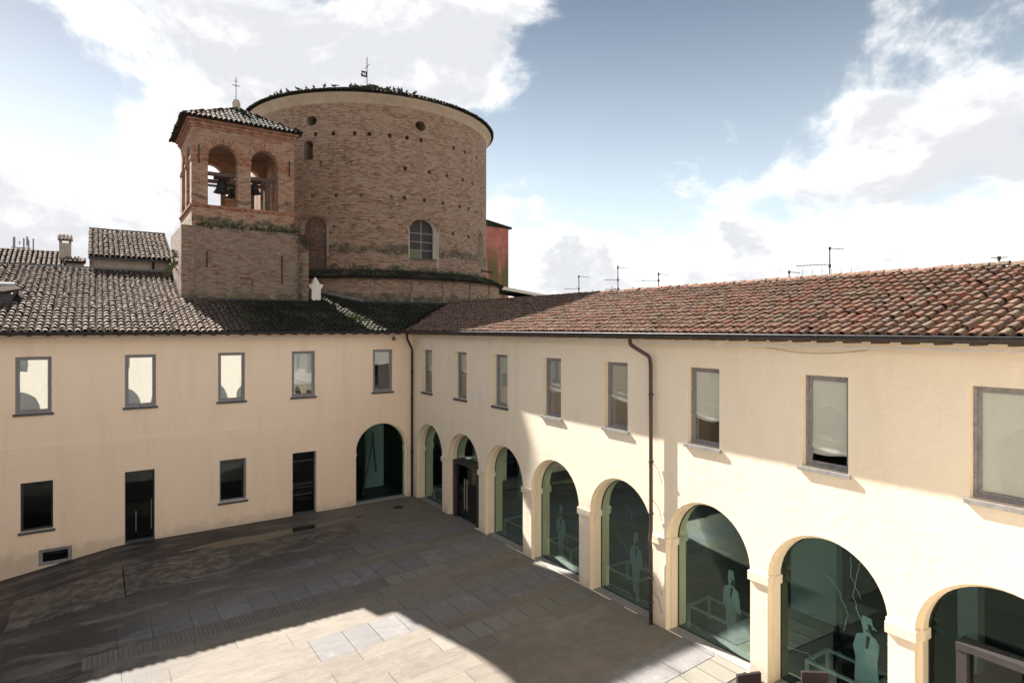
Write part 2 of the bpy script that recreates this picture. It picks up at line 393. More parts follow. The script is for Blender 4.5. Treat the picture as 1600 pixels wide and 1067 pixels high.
def link(o,parent=None):
    COL.objects.link(o)
    if parent is not None: o.parent=parent
    return o
def thing(name,label,cat,loc=(0,0,0),group=None):
    o=bpy.data.objects.new(name,None); COL.objects.link(o); o.empty_display_size=.3
    ORIG[o.name]=Vector(loc); o.location=(0,0,0)   # children are in world coordinates; shifted at the end
    o['label']=label; o['category']=cat
    if group: o['group']=group
    return o
ORIG={}
def tag(o,label,cat,group=None):
    o['label']=label; o['category']=cat
    if group: o['group']=group
    return o

class Wall:
    """local frame: u along the wall, z up, d into the building"""
    def __init__(s,O,U,N): s.O=Vector(O); s.U=Vector(U); s.N=Vector(N)
    def p(s,u,z,d=0): return s.O+s.U*u+s.N*d+Vector((0,0,z))
    def box(s,mb,u0,u1,z0,z1,d0,d1):
        vs=[s.p(u,z,d) for u in (u0,u1) for d in (d0,d1) for z in (z0,z1)]
        mb.add(vs,[(0,1,3,2),(4,6,7,5),(0,4,5,1),(2,3,7,6),(0,2,6,4),(1,5,7,3)])
def inpoly(x,y,P):
    c=False; n=len(P); j=n-1
    for i in range(n):
        xi,yi=P[i]; xj,yj=P[j]
        if (yi>y)!=(yj>y) and x<(xj-xi)*(y-yi)/(yj-yi)+xi: c=not c
        j=i
    return c
def rect(u0,u1,z0,z1): return [(u0,z0),(u1,z0),(u1,z1),(u0,z1)]
def arch(u0,u1,z0,zs,n=20,rise=None):
    c=(u0+u1)/2; r=(u1-u0)/2; h=r if rise is None else rise
    return [(u0,z0),(u1,z0)]+[(c+r*math.cos(math.pi*i/n),zs+h*math.sin(math.pi*i/n)) for i in range(n+1)]
def oval(u,z,a,b,n=16): return [(u+a*math.cos(2*math.pi*i/n),z+b*math.sin(2*math.pi*i/n)) for i in range(n)]
def tri_sheet(mb,outline,holes,to3d,d=0,extra=()):
    vs=[];ed=[]
    for P in [outline]+list(holes):
        o=len(vs); vs+=P; ed+=[(o+i,o+(i+1)%len(P)) for i in range(len(P))]
    vs+=list(extra)
    r=delaunay_2d_cdt([Vector(v) for v in vs],ed,[],0,1e-5)
    V,F=r[0],r[2]; keep=[]
    for f in F:
        cx=sum(V[i].x for i in f)/len(f); cy=sum(V[i].y for i in f)/len(f)
        if not inpoly(cx,cy,outline): continue
        if any(inpoly(cx,cy,h) for h in holes): continue
        keep.append(tuple(f))
    mb.add([to3d(v.x,v.y,d) for v in V],keep)
def reveal(mb,P0,d0,P1,d1,to3d,mi=0):
    mb.mi=mi
    n=len(P0); vs=[to3d(u,z,d0) for u,z in P0]+[to3d(u,z,d1) for u,z in P1]
    mb.add(vs,[(i,(i+1)%n,n+(i+1)%n,n+i) for i in range(n)]); mb.mi=0
def solid_wall(mb,outline,holes,to3d,th,steps=None,extra=(),mi=0):
    """holes: list of polygons; steps: {index:[(poly,depth),...]} for stepped reveals"""
    steps=steps or {}
    tri_sheet(mb,outline,holes,to3d,0,extra)
    back=[steps[i][-1][0] if i in steps else h for i,h in enumerate(holes)]
    tri_sheet(mb,outline,back,to3d,th,extra)
    for i,h in enumerate(holes):
        if i in steps:
            P,d=h,0
            for (Q,dq) in steps[i]: reveal(mb,P,d,Q,dq,to3d,mi); P,d=Q,dq
            if d<th: reveal(mb,P,d,P,th,to3d,mi)
        else: reveal(mb,h,0,h,th,to3d,mi)
    reveal(mb,outline,0,outline,th,to3d)

# ------------------------------------------------------------------ roof tiles
def tile_mesh_data(L=.44,r0=.093,r1=.068,lift=.05,seg=7,th=.018):
    n=seg+1; rings=[]
    for (y,r,z,dr) in ((0,r0,lift,0),(L*.5,(r0+r1)/2+.002,lift*.5+.002,0),(L,r1,.004,0),(0,r0,lift,0),(0,r0-th,lift-.010,0),(.10,r0-th-.004,lift-.02,0)):
        rings.append([Vector((r*math.cos(math.pi*i/seg),y,r*math.sin(math.pi*i/seg)+z)) for i in range(n)])
    vs=[v for rg in rings for v in rg]; fs=[]
    for a,b in ((0,1),(1,2),(4,3),(5,4)):
        for i in range(seg): fs.append((a*n+i,a*n+i+1,b*n+i+1,b*n+i))
    return vs,fs
TVL,TF=tile_mesh_data()
TV,TF=tile_mesh_data(r0=.089,r1=.074,lift=.038)
def chan_data(wd=.10,L=.40,seg=3):
    vs=[];fs=[]
    for y in (0,L):
        for i in range(seg+1):
            t=i/seg*2-1; vs.append(Vector((t*wd,y,.034*t*t+.004)))
    n=seg+1
    for i in range(seg): fs.append((i,i+1,n+i+1,n+i))
    return vs,fs
CV,CF=chan_data()
def tiled_roof(parent,O,U,V,W,H,material,clip,su=.21,sv=.36,nobj=300,name='tile',jit=1.0,ref=CAM,chan=True,seed=1,skipf=None,wav=None,TV=TV):
    """O eave corner, U unit along eave, V unit up the slope, W x H size"""
    rnd=random.Random(seed); O=Vector(O);U=Vector(U).normalized();V=Vector(V).normalized();N=U.cross(V).normalized()
    if N.z<0: N=-N
    items=[]; cm=MB()
    nu=int(W/su)+1; nv=int(H/sv)+1
    for i in range(nu):
        du=rnd.uniform(-.010,.010)*jit
        for j in range(nv):
            u=i*su; v=j*sv
            if not clip(u,v): continue
            if skipf and skipf(u,v): continue
            a=rnd.gauss(0,.035)*jit; e=rnd.gauss(0,.016)*jit; lift=rnd.random()**2*.016*jit+.012
            if rnd.random()<.05: a+=rnd.gauss(0,.09)
            sag=(wav(u,v) if wav else 0)
            base=O+U*(u+du+rnd.gauss(0,.005)*jit)+V*(v+e-.02)+N*(lift+sag)
            X=(U*math.cos(a)+V*math.sin(a)); Y=(V*math.cos(a)-U*math.sin(a)); Z=N
            sc=rnd.uniform(.94,1.06)
            M=Matrix(((X.x*sc,Y.x,Z.x*sc,base.x),(X.y*sc,Y.y,Z.y*sc,base.y),(X.z*sc,Y.z,Z.z*sc,base.z),(0,0,0,1)))
            items.append(((base-ref).length,M))
            if chan:
                b2=O+U*(u+su/2)+V*(v-.03)+N*(.0+sag+.012)
                M2=Matrix(((U.x,V.x,N.x,b2.x),(U.y,V.y,N.y,b2.y),(U.z,V.z,N.z,b2.z),(0,0,0,1)))
                M2=M2@Matrix.Rotation(-.03,4,'X')
                if clip(u+su/2,v): cm.add([M2@q for q in CV],CF)
    items.sort(key=lambda t:t[0])
    me=None
    if nobj:
        t=MB(); t.add(TV,TF); me=t.mesh(name,material,True)
        for d,M in items[:nobj]:
            o=bpy.data.objects.new(name,me); link(o,parent); o.matrix_local=M
    rest=items[nobj:]
    if rest:
        mb=MB()
        for d,M in rest:
            mb.tint=rnd.random()+1e-3; mb.add([M@q for q in TV],TF)
        mb.build(name+'_field',material,parent,True,kind='stuff')
    if chan and cm.f: cm.build(name+'_channel',M_chan,parent,False,kind='stuff')

EAVE_Z=7.85; SL=.31; OV=.62
LV=Vector((0,1,SL)).normalized(); RV=Vector((1,0,SL)).normalized(); CS=1/math.sqrt(1+SL*SL)
def roofz(s): return EAVE_Z+SL*(s+OV)

# ------------------------------------------------------------------ ground
gm=MB(); gm.box(-400,-22.5,-400,400,-.9,-.5); gm.box(-22.5,12,-400,-28.2,-.9,-.04); gm.box(12,400,-400,400,-.9,-.04); gm.box(-22.5,12,28,400,-.9,-.04)
far=MB(); far.add([(-3000,-3000,-1.6),(3000,-3000,-1.6),(3000,3000,-1.6),(-3000,3000,-1.6)],[(0,1,2,3)])
o=far.build('ground',M_earth); o['kind']='structure'
def smooth(a,b,x): t=max(0,min(1,(x-a)/(b-a))); return t*t*(3-2*t)
def gz(x,y): return -.158*max(0.,-11.75-x)*smooth(-7.0,-4.6,y)
def gridmesh(xs,ys,dz,mb):
    n=len(ys); vs=[(x,y,gz(x,y)+dz) for x in xs for y in ys]
    mb.add(vs,[(i*n+j,(i+1)*n+j,(i+1)*n+j+1,i*n+j+1) for i in range(len(xs)-1) for j in range(n-1)])
xs=[-21.5+.5*i for i in range(44)]+[.5]; ys=[-27.6+.46*i for i in range(61)]
base=MB(); gridmesh(xs,ys,-.016,base)
court=base.build('courtyard_paving',M_joint); court['kind']='structure'
TLT=.056
def slab(x0,x1,v0,v1,m,name,gap=.006,zt=0.0):
    mb=MB(); x0+=gap;x1-=gap;v0+=gap;v1-=gap
    nx=max(1,int((x1-x0)/.9)) if x0<-11.6 else 1
    rz=random.uniform(-.0018,.0018); tx=random.uniform(-.002,.002)
    vs=[];
    for i in range(nx+1):
        x=x0+(x1-x0)*i/nx
        for v in (v0,v1):
            y=v+TLT*x
            vs.append((x,y,gz(x,y)+zt+rz+tx*(i/nx-.5))); vs.append((x,y,gz(x,y)-.03))
    fs=[]
    for i in range(nx):
        a=i*4; b=a+4
        fs+=[(a,b,b+2,a+2),(a,a+1,b+1,b),(a+2,b+2,b+3,a+3)]
    fs+=[(0,2,3,1),(nx*4,nx*4+1,nx*4+3,nx*4+2)]
    mb.add(vs,fs); return mb.build(name,m,court)
def row(v0,v1,xa,xb,m,name,lmin,lmax,gap=.009):
    x=xa
    while x<xb-.02:
        l=random.uniform(lmin,lmax); x2=min(xb,x+l)
        if xb-x2<lmin*.4: x2=xb
        slab(x,x2,v0,v1,m,name,gap); x=x2
XL=-16.5; XR=.40
# long concrete slabs
def conc(v0,v1,n,xa=XL,xb=XR,l=(1.9,3.0)):
    for k in range(n):
        a=v1+(v0-v1)*k/n; b=v1+(v0-v1)*(k+1)/n
        row(a,b,xa-random.uniform(0,.8) if xa==XL else xa,xb,M_conc,'concrete_slab',l[0],l[1],.006)
conc(-4.7,-3.1,3)
row(-5.72,-4.70,-7.1,XR,M_stone,'stone_slab',.62,.9); conc(-5.72,-4.70,1,XL,-7.1)
conc(-6.75,-5.72,2)
row(-7.98,-6.75,-12.07,XR,M_stone,'stone_slab',.58,.95); conc(-7.98,-6.75,1,XL,-12.07)
x=-12.8
while x<-5.0: slab(x,x+.105,-8.68,-7.98,M_slat,'slat',.006); x+=.105
row(-8.68,-7.98,x,XR,M_plank,'plank',.5,.68,.009); conc(-8.68,-7.98,1,XL,-12.8)
conc(-9.80,-8.68,2)
conc(-10.52,-9.80,1,XL,-5.2); row(-10.52,-9.80,-5.2,XR,M_plank,'plank',.55,.75,.010)
conc(-11.68,-10.52,1,XL,-8.05); row(-11.68,-10.52,-8.05,XR,M_stone,'stone_slab',.7,1.0)
conc(-12.25,-11.68,1)
conc(-13.05,-12.25,1,XL,-5.4); row(-13.05,-12.25,-5.4,XR,M_plank,'plank',.5,.68,.011)
conc(-16.2,-13.05,6)
conc(-17.25,-16.2,1,XL,-4.6); row(-17.25,-16.2,-4.6,XR,M_stone,'stone_slab',.9,1.3)
row(-18.1,-17.25,-5,XR,M_plank,'plank',.5,.68,.010)
sheet=MB(); gridmesh([-21.5+.5*i for i in range(44)]+[.4],[-27.5+.45*i for i in range(20)],-.001,sheet)
o=sheet.build('concrete_apron',M_conc,court)
# platform strip below the left wall
sh=MB(); X=[-21.5+.5*i for i in range(45)]; X[-1]=.44
vs=[];n=7
for x in X:
    yb=-3.1+TLT*x+.004
    for j in range(n): y=yb+(.3-yb)*j/(n-1); vs.append((x,y,gz(x,y)+.001))
sh.add(vs,[(i*n+j,(i+1)*n+j,(i+1)*n+j+1,i*n+j+1) for i in range(len(X)-1) for j in range(n-1)])
o=sh.build('wall_walkway',M_conc,court)
bk=MB(); bk.hexa([(-11.76,-5.2,.0),(-4.0,-3.7,.0),(-3.8,-2.75,.0),(-11.76,-2.55,.0)],[(-11.76,-5.15,.008),(-4.0,-3.68,.008),(-3.8,-2.78,.05),(-11.76,-2.6,.07)]); bk.build('sloped_kerb',M_bank,court)
bk=MB(); bk.hexa([(-14.6,-5.1,gz(-14.6,-5.1)-.02),(-11.80,-5.2,gz(-11.8,-5.2)-.02),(-11.80,-2.55,gz(-11.8,-2.5)-.02),(-14.6,-2.55,gz(-14.6,-2.55)-.02)],[(-14.6,-5.05,gz(-14.6,-5.1)+.05),(-11.80,-5.15,.03),(-11.80,-2.6,.05),(-14.6,-2.6,gz(-14.6,-2.55)+.03)]); bk.build('sloped_kerb',M_bank,court)
# shallow puddle along the left wall
pd=MB(); P=[]
for i in range(40):
    a=2*math.pi*i/40; k=1+.22*math.sin(3*a+1)+.12*math.sin(7*a)
    x=-7.0+3.0*k*math.cos(a); y=-2.0+.36*k*math.sin(a)+.055*(x+7); P.append((x,y,.0045))
pd.add(P,[tuple(range(40))]); o=pd.build('puddle',M_water); o['kind']='structure'
mh=MB(); mh.lathe([(0,.006),(.22,.006),(.24,.0)],(-1.35,-1.35,0),20); tag(mh.build('drain_cover',M_iron),'small round iron drain cover in the paving near the corner','drain cover')

# ------------------------------------------------------------------ right wing
WR=Wall((0,0,0),(0,-1,0),(1,0,0)); WL=Wall((0,0,0),(1,0,0),(0,1,0))
rw=thing('arcaded_wing','cream right wing with a row of glazed arches and a red tiled roof','building',(0,-13,0))
ZS=2.36
AR=[3.0,6.08,9.1,12.15,15.2,18.22,21.2,24.2,27.2]
AL=[a-2.54 for a in AR]
holes=[];steps={}
for i in range(9):
    holes.append(arch(AL[i],AR[i],.0,ZS,24,1.27))
    q=arch(AL[i]+.075,AR[i]-.075,.0,ZS,24,1.195)
    steps[i]=[(holes[-1],.15),(q,.16),(q,.46)]
WIN=[2.02,5.12,8.12,11.25,14.27,17.37,20.45,23.5,26.55]
for r in WIN: holes.append(rect(r-.98,r,5.05,7.0))
mb=MB(); solid_wall(mb,rect(0,27.6,-.3,7.80),holes,WR.p,.47,steps,mi=1)
mb.build('wall',[M_plR,M_reveal],rw)
# imposts wrapping the piers
for i in range(9):
    L0=0.20 if i==0 else AR[i-1]; R0=AL[i]
    im=MB()
    WR.box(im,L0-.04 if i else .19,R0+.04,2.20,2.40,-.05,.155)
    WR.box(im,L0-.115 if i else .19,R0+.115,2.203,2.397,.158,.40)
    im.build('impost',M_trim,rw)
def pane_arch(wall,q,d,name,m,parent,th=.012):
    t=MB(); t.prism([wall.p(u,z,d) for u,z in q],wall.N*th); return t.build(name,m,parent)
for i in range(9):
    q=arch(AL[i]+.08,AR[i]-.08,.02,ZS,24,1.19)
    if i in (1,7):
        # glazing above and beside a dark metal portal
        c=(AL[i]+AR[i])/2 if i==1 else 23.2; pw=.86 if i==1 else .75; pt=2.28 if i==1 else 2.33
        po=MB(); dd=.12 if i==1 else .08
        WR.box(po,c-pw-.16,c-pw,0,pt,dd,.42); WR.box(po,c+pw,c+pw+.16,0,pt,dd,.42)
        WR.box(po,c-pw-.16,c+pw+.16,pt+.001,pt+.12,dd-.02,.42)
        p_=po.build('portal_frame',M_portal,rw)
        for sgn in (-1,1):
            t=MB(); WR.box(t,c+(-pw+.01 if sgn<0 else .012),c+(-.012 if sgn<0 else pw-.01),.03,pt-.02,.22,.235)
            dr=t.build('door',M_dglass,rw,label='dark glass door leaf of the portal')
            t=MB(); t.tube([WR.p(c+sgn*.10,.45,.14),WR.p(c+sgn*.10,1.75,.14)],.018,8)
            for zz in (.6,1.6): t.tube([WR.p(c+sgn*.10,zz,.14),WR.p(c+sgn*.10,zz,.22)],.01,6)
            t.build('handle',M_steel,dr)
        up=arch(AL[i]+.08,AR[i]-.08,pt+.125,ZS,24,1.19)
        pane_arch(WR,up,.40,'arch_pane',M_gglass,rw)
        for (a,b) in ((AL[i]+.08,c-pw-.165),(c+pw+.165,AR[i]-.08)):
            if b-a>.05: t=MB(); WR.box(t,a,b,.02,pt+.12,.40,.412); t.build('arch_pane',M_gglass,rw)
        if i==1: t=MB(); WR.box(t,c-.12,c+.10,pt+.30,pt+.36,.2,.38); t.build('portal_lamp',M_white,rw)
    else:
        g=pane_arch(WR,q,.40,'arch_pane',M_gglass,rw)
    # thin black seal around the glass
    t=MB(); qi=arch(AL[i]+.10,AR[i]-.10,.04,ZS,24,1.17)
    reveal(t,arch(AL[i]+.076,AR[i]-.076,.0,ZS,24,1.194),.385,qi,.385,WR.p); reveal(t,qi,.385,qi,.42,WR.p)
    t.build('glass_seal',M_metal,rw)
    if i not in (1,7):
        t=MB(); WR.box(t,AL[i]+.08,AR[i]-.08,-.01,.018,.05,.46); t.build('threshold',M_sillR,rw)

def cloth(wall,u0,u1,z0,z1,d,gather,seed):
    rnd=random.Random(seed); nx,nz=18,26; vs=[];fs=[]
    for j in range(nz+1):
        for i in range(nx+1):
            a=i/nx; b=j/nz
            low=(1-b)**4*gather
            z=z0+(z1-z0)*b - low*.045*math.sin(math.pi*a)+low*.022*math.sin(5*a+seed)
            dd=d+.010*noise.noise(Vector((a*4,b*1.5,seed)))+low*.05*math.sin(14*b*math.pi+3*a)+.012*low*math.sin(9*a)
            vs.append(wall.p(u0+(u1-u0)*a,z,dd))
    for j in range(nz):
        for i in range(nx): k=j*(nx+1)+i; fs.append((k,k+1,k+nx+2,k+nx+1))
    m=MB(); m.add(vs,fs); return m
def casement(wall,u0,u1,z0,z1,parent,rec,frac,sillmat,bm,seed,sill=True,fr=True,gl=None,fm=None,sash=True):
    fm=fm or M_frame
    mb=MB(); f=.065
    for (a,b,c,d) in ((u0,u0+f,z0,z1),(u1-f,u1,z0,z1),(u0+f,u1-f,z0,z0+f),(u0+f,u1-f,z1-f,z1)):
        wall.box(mb,a+.001,b-.001,c+.001,d-.001,rec,rec+.07)
    win=mb.build('window',fm,parent)
    a,b,c,d=u0+f,u1-f,z0+f,z1-f
    if sash:
        s=MB(); g=.055
        for (p,q,r_,t) in ((a,a+g,c,d),(b-g,b,c,d),(a+g,b-g,c,c+g),(a+g,b-g,d-g,d)):
            wall.box(s,p+.002,q-.002,r_+.002,t-.002,rec+.022,rec+.06)
        s.build('sash',fm,win); a+=g;b-=g;c+=g;d-=g
    p=MB(); wall.box(p,a-.004,b+.004,c-.004,d+.004,rec+.04,rec+.048); p.build('pane',gl or M_glass,win)
    if frac>0:
        zb=d+.05-(d-c+.05)*frac
        m=cloth(wall,a-.06,b+.06,zb,d+.06,rec+.062,1.0 if frac<.97 else 0,seed); m.build('blind',bm,win,True)
    if sill:
        s=MB(); wall.box(s,u0-.065,u1+.065,z0-.085,z0-.001,-.062,rec); s.build('sill',sillmat,win)
    return win
FR=[.52,.42,1.,.60,.60,.70,.90,1.,1.]
for i,r in enumerate(WIN):
    casement(WR,r-.98,r,5.05,7.0,rw,.16,FR[i],M_sillR if i>2 else M_sill,M_blind,i*1.7)

# inside: floor, back wall, ceilings, columns
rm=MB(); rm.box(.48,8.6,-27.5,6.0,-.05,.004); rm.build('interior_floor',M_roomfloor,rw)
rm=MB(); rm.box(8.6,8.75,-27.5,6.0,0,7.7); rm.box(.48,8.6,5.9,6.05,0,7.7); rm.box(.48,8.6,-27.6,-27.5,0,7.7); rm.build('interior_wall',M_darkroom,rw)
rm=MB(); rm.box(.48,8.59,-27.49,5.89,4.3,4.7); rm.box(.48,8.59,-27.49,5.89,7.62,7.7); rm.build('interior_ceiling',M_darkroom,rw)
for (x,y,wd,dp) in ((4.2,-12.3,.45,.45),(5.6,-15.0,.9,.2),(3.9,-17.5,1.3,.3),(5.0,-7.2,1.6,.2),(4.3,-21.0,.4,.4),(4.0,-3.2,.45,.45)):
    t=MB(); t.box(x,x+dp,y-wd/2,y+wd/2,.006,4.29); t.build('interior_column',M_roomwhite,rw)

# roof
roofR=MB()
def rr(x,y,dz=0): return (x,y,roofz(x)+dz)
roofR.add([rr(-OV,-OV),rr(-OV,-27.6),rr(4.2,-27.6),rr(4.2,4.2)],[(0,1,2,3)])
roofR.add([rr(4.2,4.2),rr(4.2,-27.6),(9.2,-27.6,roofz(4.2)-1.55),(9.2,6,roofz(4.2)-1.55),(4.2,6,roofz(4.2))],[(0,1,2,3,4)])
roofR.add([(-OV,-OV,EAVE_Z-.07),(-OV,-27.6,EAVE_Z-.07),(.3,-27.6,roofz(.3)-.12),(.3,.3,roofz(.3)-.12)],[(0,1,2,3)])
roofR.add([(8.6,-27.5,4),(8.6,6,4),(8.6,6,8.3),(8.6,-27.5,8.3)],[(0,1,2,3)])
rfR=roofR.build('roof',M_under,rw)
WV=lambda k:(lambda u,v: .018*noise.noise(Vector((u*.35,v*.35,k))))
def clipR(u,v):
    y=u-27.4; x=-OV+v*CS   # u runs from y=-27.4 upwards
    return x<4.2-.30 and y<x-.10
tiled_roof(rfR,(-OV-.03,-27.4,EAVE_Z-.045),(0,1,0),RV,32.4,5.3,M_tileR,clipR,seed=3,wav=WV(1),jit=1.25)
# ridge tiles
t=MB(); t.add([Matrix.Diagonal((1.2,1.0,.95,1))@q for q in tile_mesh_data(r0=.085,r1=.080,lift=.022)[0]],TF); me=t.mesh('ridge_tile',M_tileR,True)
y=-27.4
while y<4.0:
    o=bpy.data.objects.new('ridge_tile',me); link(o,rfR)
    o.matrix_local=Matrix.Translation((4.16+random.gauss(0,.012),y,roofz(4.2)+.035+random.gauss(0,.006)))@Matrix.Rotation(random.gauss(0,.03),4,'Z')
    y+=.37
# gutter, brackets, boards
def gutter(wall,u0,u1,parent,off,z):
    n=8; prof=[(off-.085*math.cos(math.pi*k/n),z-.085*math.sin(math.pi*k/n)) for k in range(n+1)]
    prof2=[(off-.078*math.cos(math.pi*k/n),z-.078*math.sin(math.pi*k/n)) for k in range(n,-1,-1)]
    loop=[wall.p(u0,zz,d) for d,zz in prof+prof2]
    t=MB(); t.prism(loop,wall.U*(u1-u0))
    t.tube([wall.p(u0,z+.004,off-.086),wall.p(u1,z+.004,off-.086)],.012,6)
    g=t.build('gutter',M_metal,parent)
    u=u0+.35
    while u<u1-.1:
        b=MB(); pts=[wall.p(u,zz,d) for d,zz in [(off-.092*math.cos(math.pi*k/n),z-.092*math.sin(math.pi*k/n)) for k in range(n+1)]]
        b.tube(pts,.008,5); b.build('bracket',M_metal,g); u+=1.02
    return g
gutter(WR,-.55,27.5,rw,-.655,7.85)
def rafters(wall,u0,u1,parent):
    u=u0
    while u<u1:
        t=MB(); wall.box(t,u,u+.085,7.70,7.735,-.56,-.001); t.build('rafter',M_wood,parent); u+=.52
    t=MB(); wall.box(t,u0-.3,u1+.3,7.737,7.76,-.60,-.001); t.build('soffit',M_wood,parent)
rafters(WR,.35,27.3,rw)
u=.6
while u<27:
    l=random.uniform(2.2,2.9); t=MB(); WR.box(t,u,min(27.4,u+l),7.60,7.635,-.36,-.30); t.build('eave_strip',M_strip,rw); u+=l+random.uniform(.08,.35)
# downpipe on the right wing
def pipe(pts,r,parent,collars,m=M_copper,name='downpipe'):
    P=[Vector(p) for p in pts]; S=[]
    for i,p in enumerate(P):
        if 0<i<len(P)-1:
            a=(P[i-1]-p);b=(P[i+1]-p);k=min(.12,a.length*.4,b.length*.4)
            A=p+a.normalized()*k;B=p+b.normalized()*k
            for q in range(6):
                t_=q/5; S.append(A*(1-t_)**2+p*2*t_*(1-t_)+B*t_*t_)
        else: S.append(p)
    t=MB(); t.tube(S,r,12); o=t.build(name,m,parent,True)
    for c in collars:
        k=MB(); k.lathe([(r+.002,-.03),(r+.016,-.03),(r+.016,.03),(r+.002,.03)],c,12); k.build('collar',m,o,True)
    return o
pipe([(-.63,-14.98,7.70),(-.63,-15.0,7.56),(-.56,-15.08,7.48),(-.16,-15.26,7.22),(-.13,-15.27,7.0),(-.13,-15.28,2.75),(-.13,-15.28,2.5),(-.19,-15.28,2.25),(-.13,-15.28,2.0),(-.13,-15.28,.02)],.052,rw,
     [(-.13,-15.28,6.2),(-.13,-15.28,4.4),(-.13,-15.28,3.0),(-.13,-15.28,1.25),(-.13,-15.28,.6)])
t=MB()
for z in (4.35,3.35,1.4,.9): t.tube([(-.10,-15.32,z),(-.03,-15.46,z-.16),(-.03,-15.58,z-.52)],.006,5)
t.build('pipe_wire',M_iron,rw)
t=MB(); pts=[(-.02,-18.6-k*.14,7.56-.10*math.sin(math.pi*k/16)) for k in range(17)]; t.tube(pts,.004,5); t.build('loose_cable',M_wood,rw)

# ------------------------------------------------------------------ left wing
lw=thing('plain_wing','peach left wing with square windows and one corner arch below the brick bell tower','building',(-10,0,0))
LW=[(-14.79,-13.79),(-11.62,-10.62),(-8.47,-7.47),(-5.61,-4.63),(-1.99,-1.04),(-18.0,-17.0)]
LF=[1.,1.,1.,.74,.34,1.]
holesL=[rect(a,b,5.05,7.0) for a,b in LW]
LOW=[(-14.65,-13.75,.98,2.67),(-8.42,-7.42,1.0,2.70)]
DR=[(-11.62,-10.66,.0,2.66),(-5.58,-4.57,.0,2.66)]
for a in LOW+DR: holesL.append(rect(*a))
VENT=(-14.16,-13.21,-.29,.28); holesL.append(rect(*VENT))
la=arch(-2.80,-.27,.0,ZS,24,1.26); lq=arch(-2.74,-.33,.0,ZS,24,1.20)
holesL.append(la)
mb=MB(); solid_wall(mb,rect(-21.5,0,-2.0,7.80),holesL,WL.p,.45,{len(holesL)-1:[(la,.12),(lq,.13),(lq,.44)]},mi=1)
mb.build('wall',[M_plL,M_reveal],lw)
# raised plaster band and lower panel
cut=[rect(*a) for a in LOW+DR]+[rect(*VENT)]
mb=MB(); tri_sheet(mb,rect(-21.5,-2.92,-2.0,3.50),cut,WL.p,-.015)
for h in cut: reveal(mb,h,-.015,h,.0,WL.p)
reveal(mb,rect(-21.5,-2.92,-2.0,3.50),-.015,rect(-21.5,-2.92,-2.0,3.50),.0,WL.p); mb.build('lower_panel',M_plL,lw)
mb=MB(); WL.box(mb,-21.5,-2.92,3.503,3.90,-.034,-.0005); mb.build('string_course',M_plL,lw)
im=MB(); WL.box(im,-.30,-.002,2.20,2.40,-.04,.11); WL.box(im,-.37,-.0021,2.203,2.397,.112,.36); im.build('impost',M_trim,lw)
im=MB(); WL.box(im,-2.83,-2.76,2.20,2.36,-.03,.1); im.build('impost',M_trim,lw)
for i,(a,b) in enumerate(LW): casement(WL,a,b,5.05,7.0,lw,.06,LF[i],M_sill,M_blindw if i<4 else M_blind,20+i*2.3,gl=M_cglass)
for (a,b,c,d) in LOW:
    casement(WL,a,b,c,d,lw,.14,0,M_sill,M_blind,1,gl=M_dglass,fm=M_metal if a<-10 else M_frame,sash=False)
casement(WL,*VENT,lw,.02,0,M_sill,M_blind,1,sill=False,gl=M_dglass)
for k,(a,b,c,d) in enumerate(DR):
    mb=MB()
    for (p,q,r_,t) in ((a,a+.04,.02,d),(b-.04,b,.02,d),(a+.04,b-.04,d-.05,d)): WL.box(mb,p+.001,q-.001,r_,t-.001,.26,.32)
    fr=mb.build('door_frame',M_metal,lw)
    g=MB(); WL.box(g,a+.045,b-.045,.03,d-.055,.285,.297); dr=g.build('door',M_dglass,lw)
    if k==0:
        for ux,zz in ((a+.36,1.1),(b-.10,1.5)):
            h=MB(); h.tube([WL.p(ux,.35,.22),WL.p(ux,zz,.22)],.014,8); h.tube([WL.p(ux,.45,.22),WL.p(ux,.45,.29)],.01,6); h.build('handle',M_steel,dr)
    else:
        for zz in (.75,1.05,1.2,2.2):
            h=MB(); WL.box(h,a+.05,b-.05,zz,zz+.02,.36,.7); h.build('shelf',M_steel,lw)
    t=MB(); WL.box(t,a+.002,b-.002,-.02,.028,-.0,.44); t.build('threshold',M_sill,lw)
pane_arch(WL,arch(-2.735,-.335,.06,ZS,24,1.195),.34,'arch_pane',M_gglass,lw)
t=MB(); WL.box(t,-2.74,-.33,-.01,.055,.02,.42); t.build('threshold',M_sillR,lw)
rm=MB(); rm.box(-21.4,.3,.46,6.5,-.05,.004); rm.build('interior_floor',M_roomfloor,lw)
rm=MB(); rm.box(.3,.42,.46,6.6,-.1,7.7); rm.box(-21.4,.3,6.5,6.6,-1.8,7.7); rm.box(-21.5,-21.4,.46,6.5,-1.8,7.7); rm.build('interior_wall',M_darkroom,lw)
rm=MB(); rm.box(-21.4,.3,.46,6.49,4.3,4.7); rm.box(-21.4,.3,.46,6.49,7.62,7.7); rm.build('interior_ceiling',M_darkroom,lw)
for (x0,x1,y) in ((-1.35,-.4,2.6),(-9.3,-9.1,3.0),(-6.3,-5.9,3.2),(-7.2,-6.9,2.0)):
    t=MB(); t.box(x0,x1,y,y+.2,.006,4.29); t.build('interior_column',M_roomwhite,lw)
t=MB(); t.box(-9.6,-5.8,3.6,3.7,1.0,1.8); t.build('counter',M_roomwhite,lw)
gutter(WL,-21.5,-.55,lw,-.655,7.85)
rafters(WL,-21.2,-.75,lw)
u=-21
while u<-.8:
    l=random.uniform(2.2,2.8); t=MB(); WL.box(t,u,min(-.6,u+l),7.60,7.635,-.36,-.30); t.build('eave_strip',M_strip,lw); u+=l+random.uniform(.06,.2)
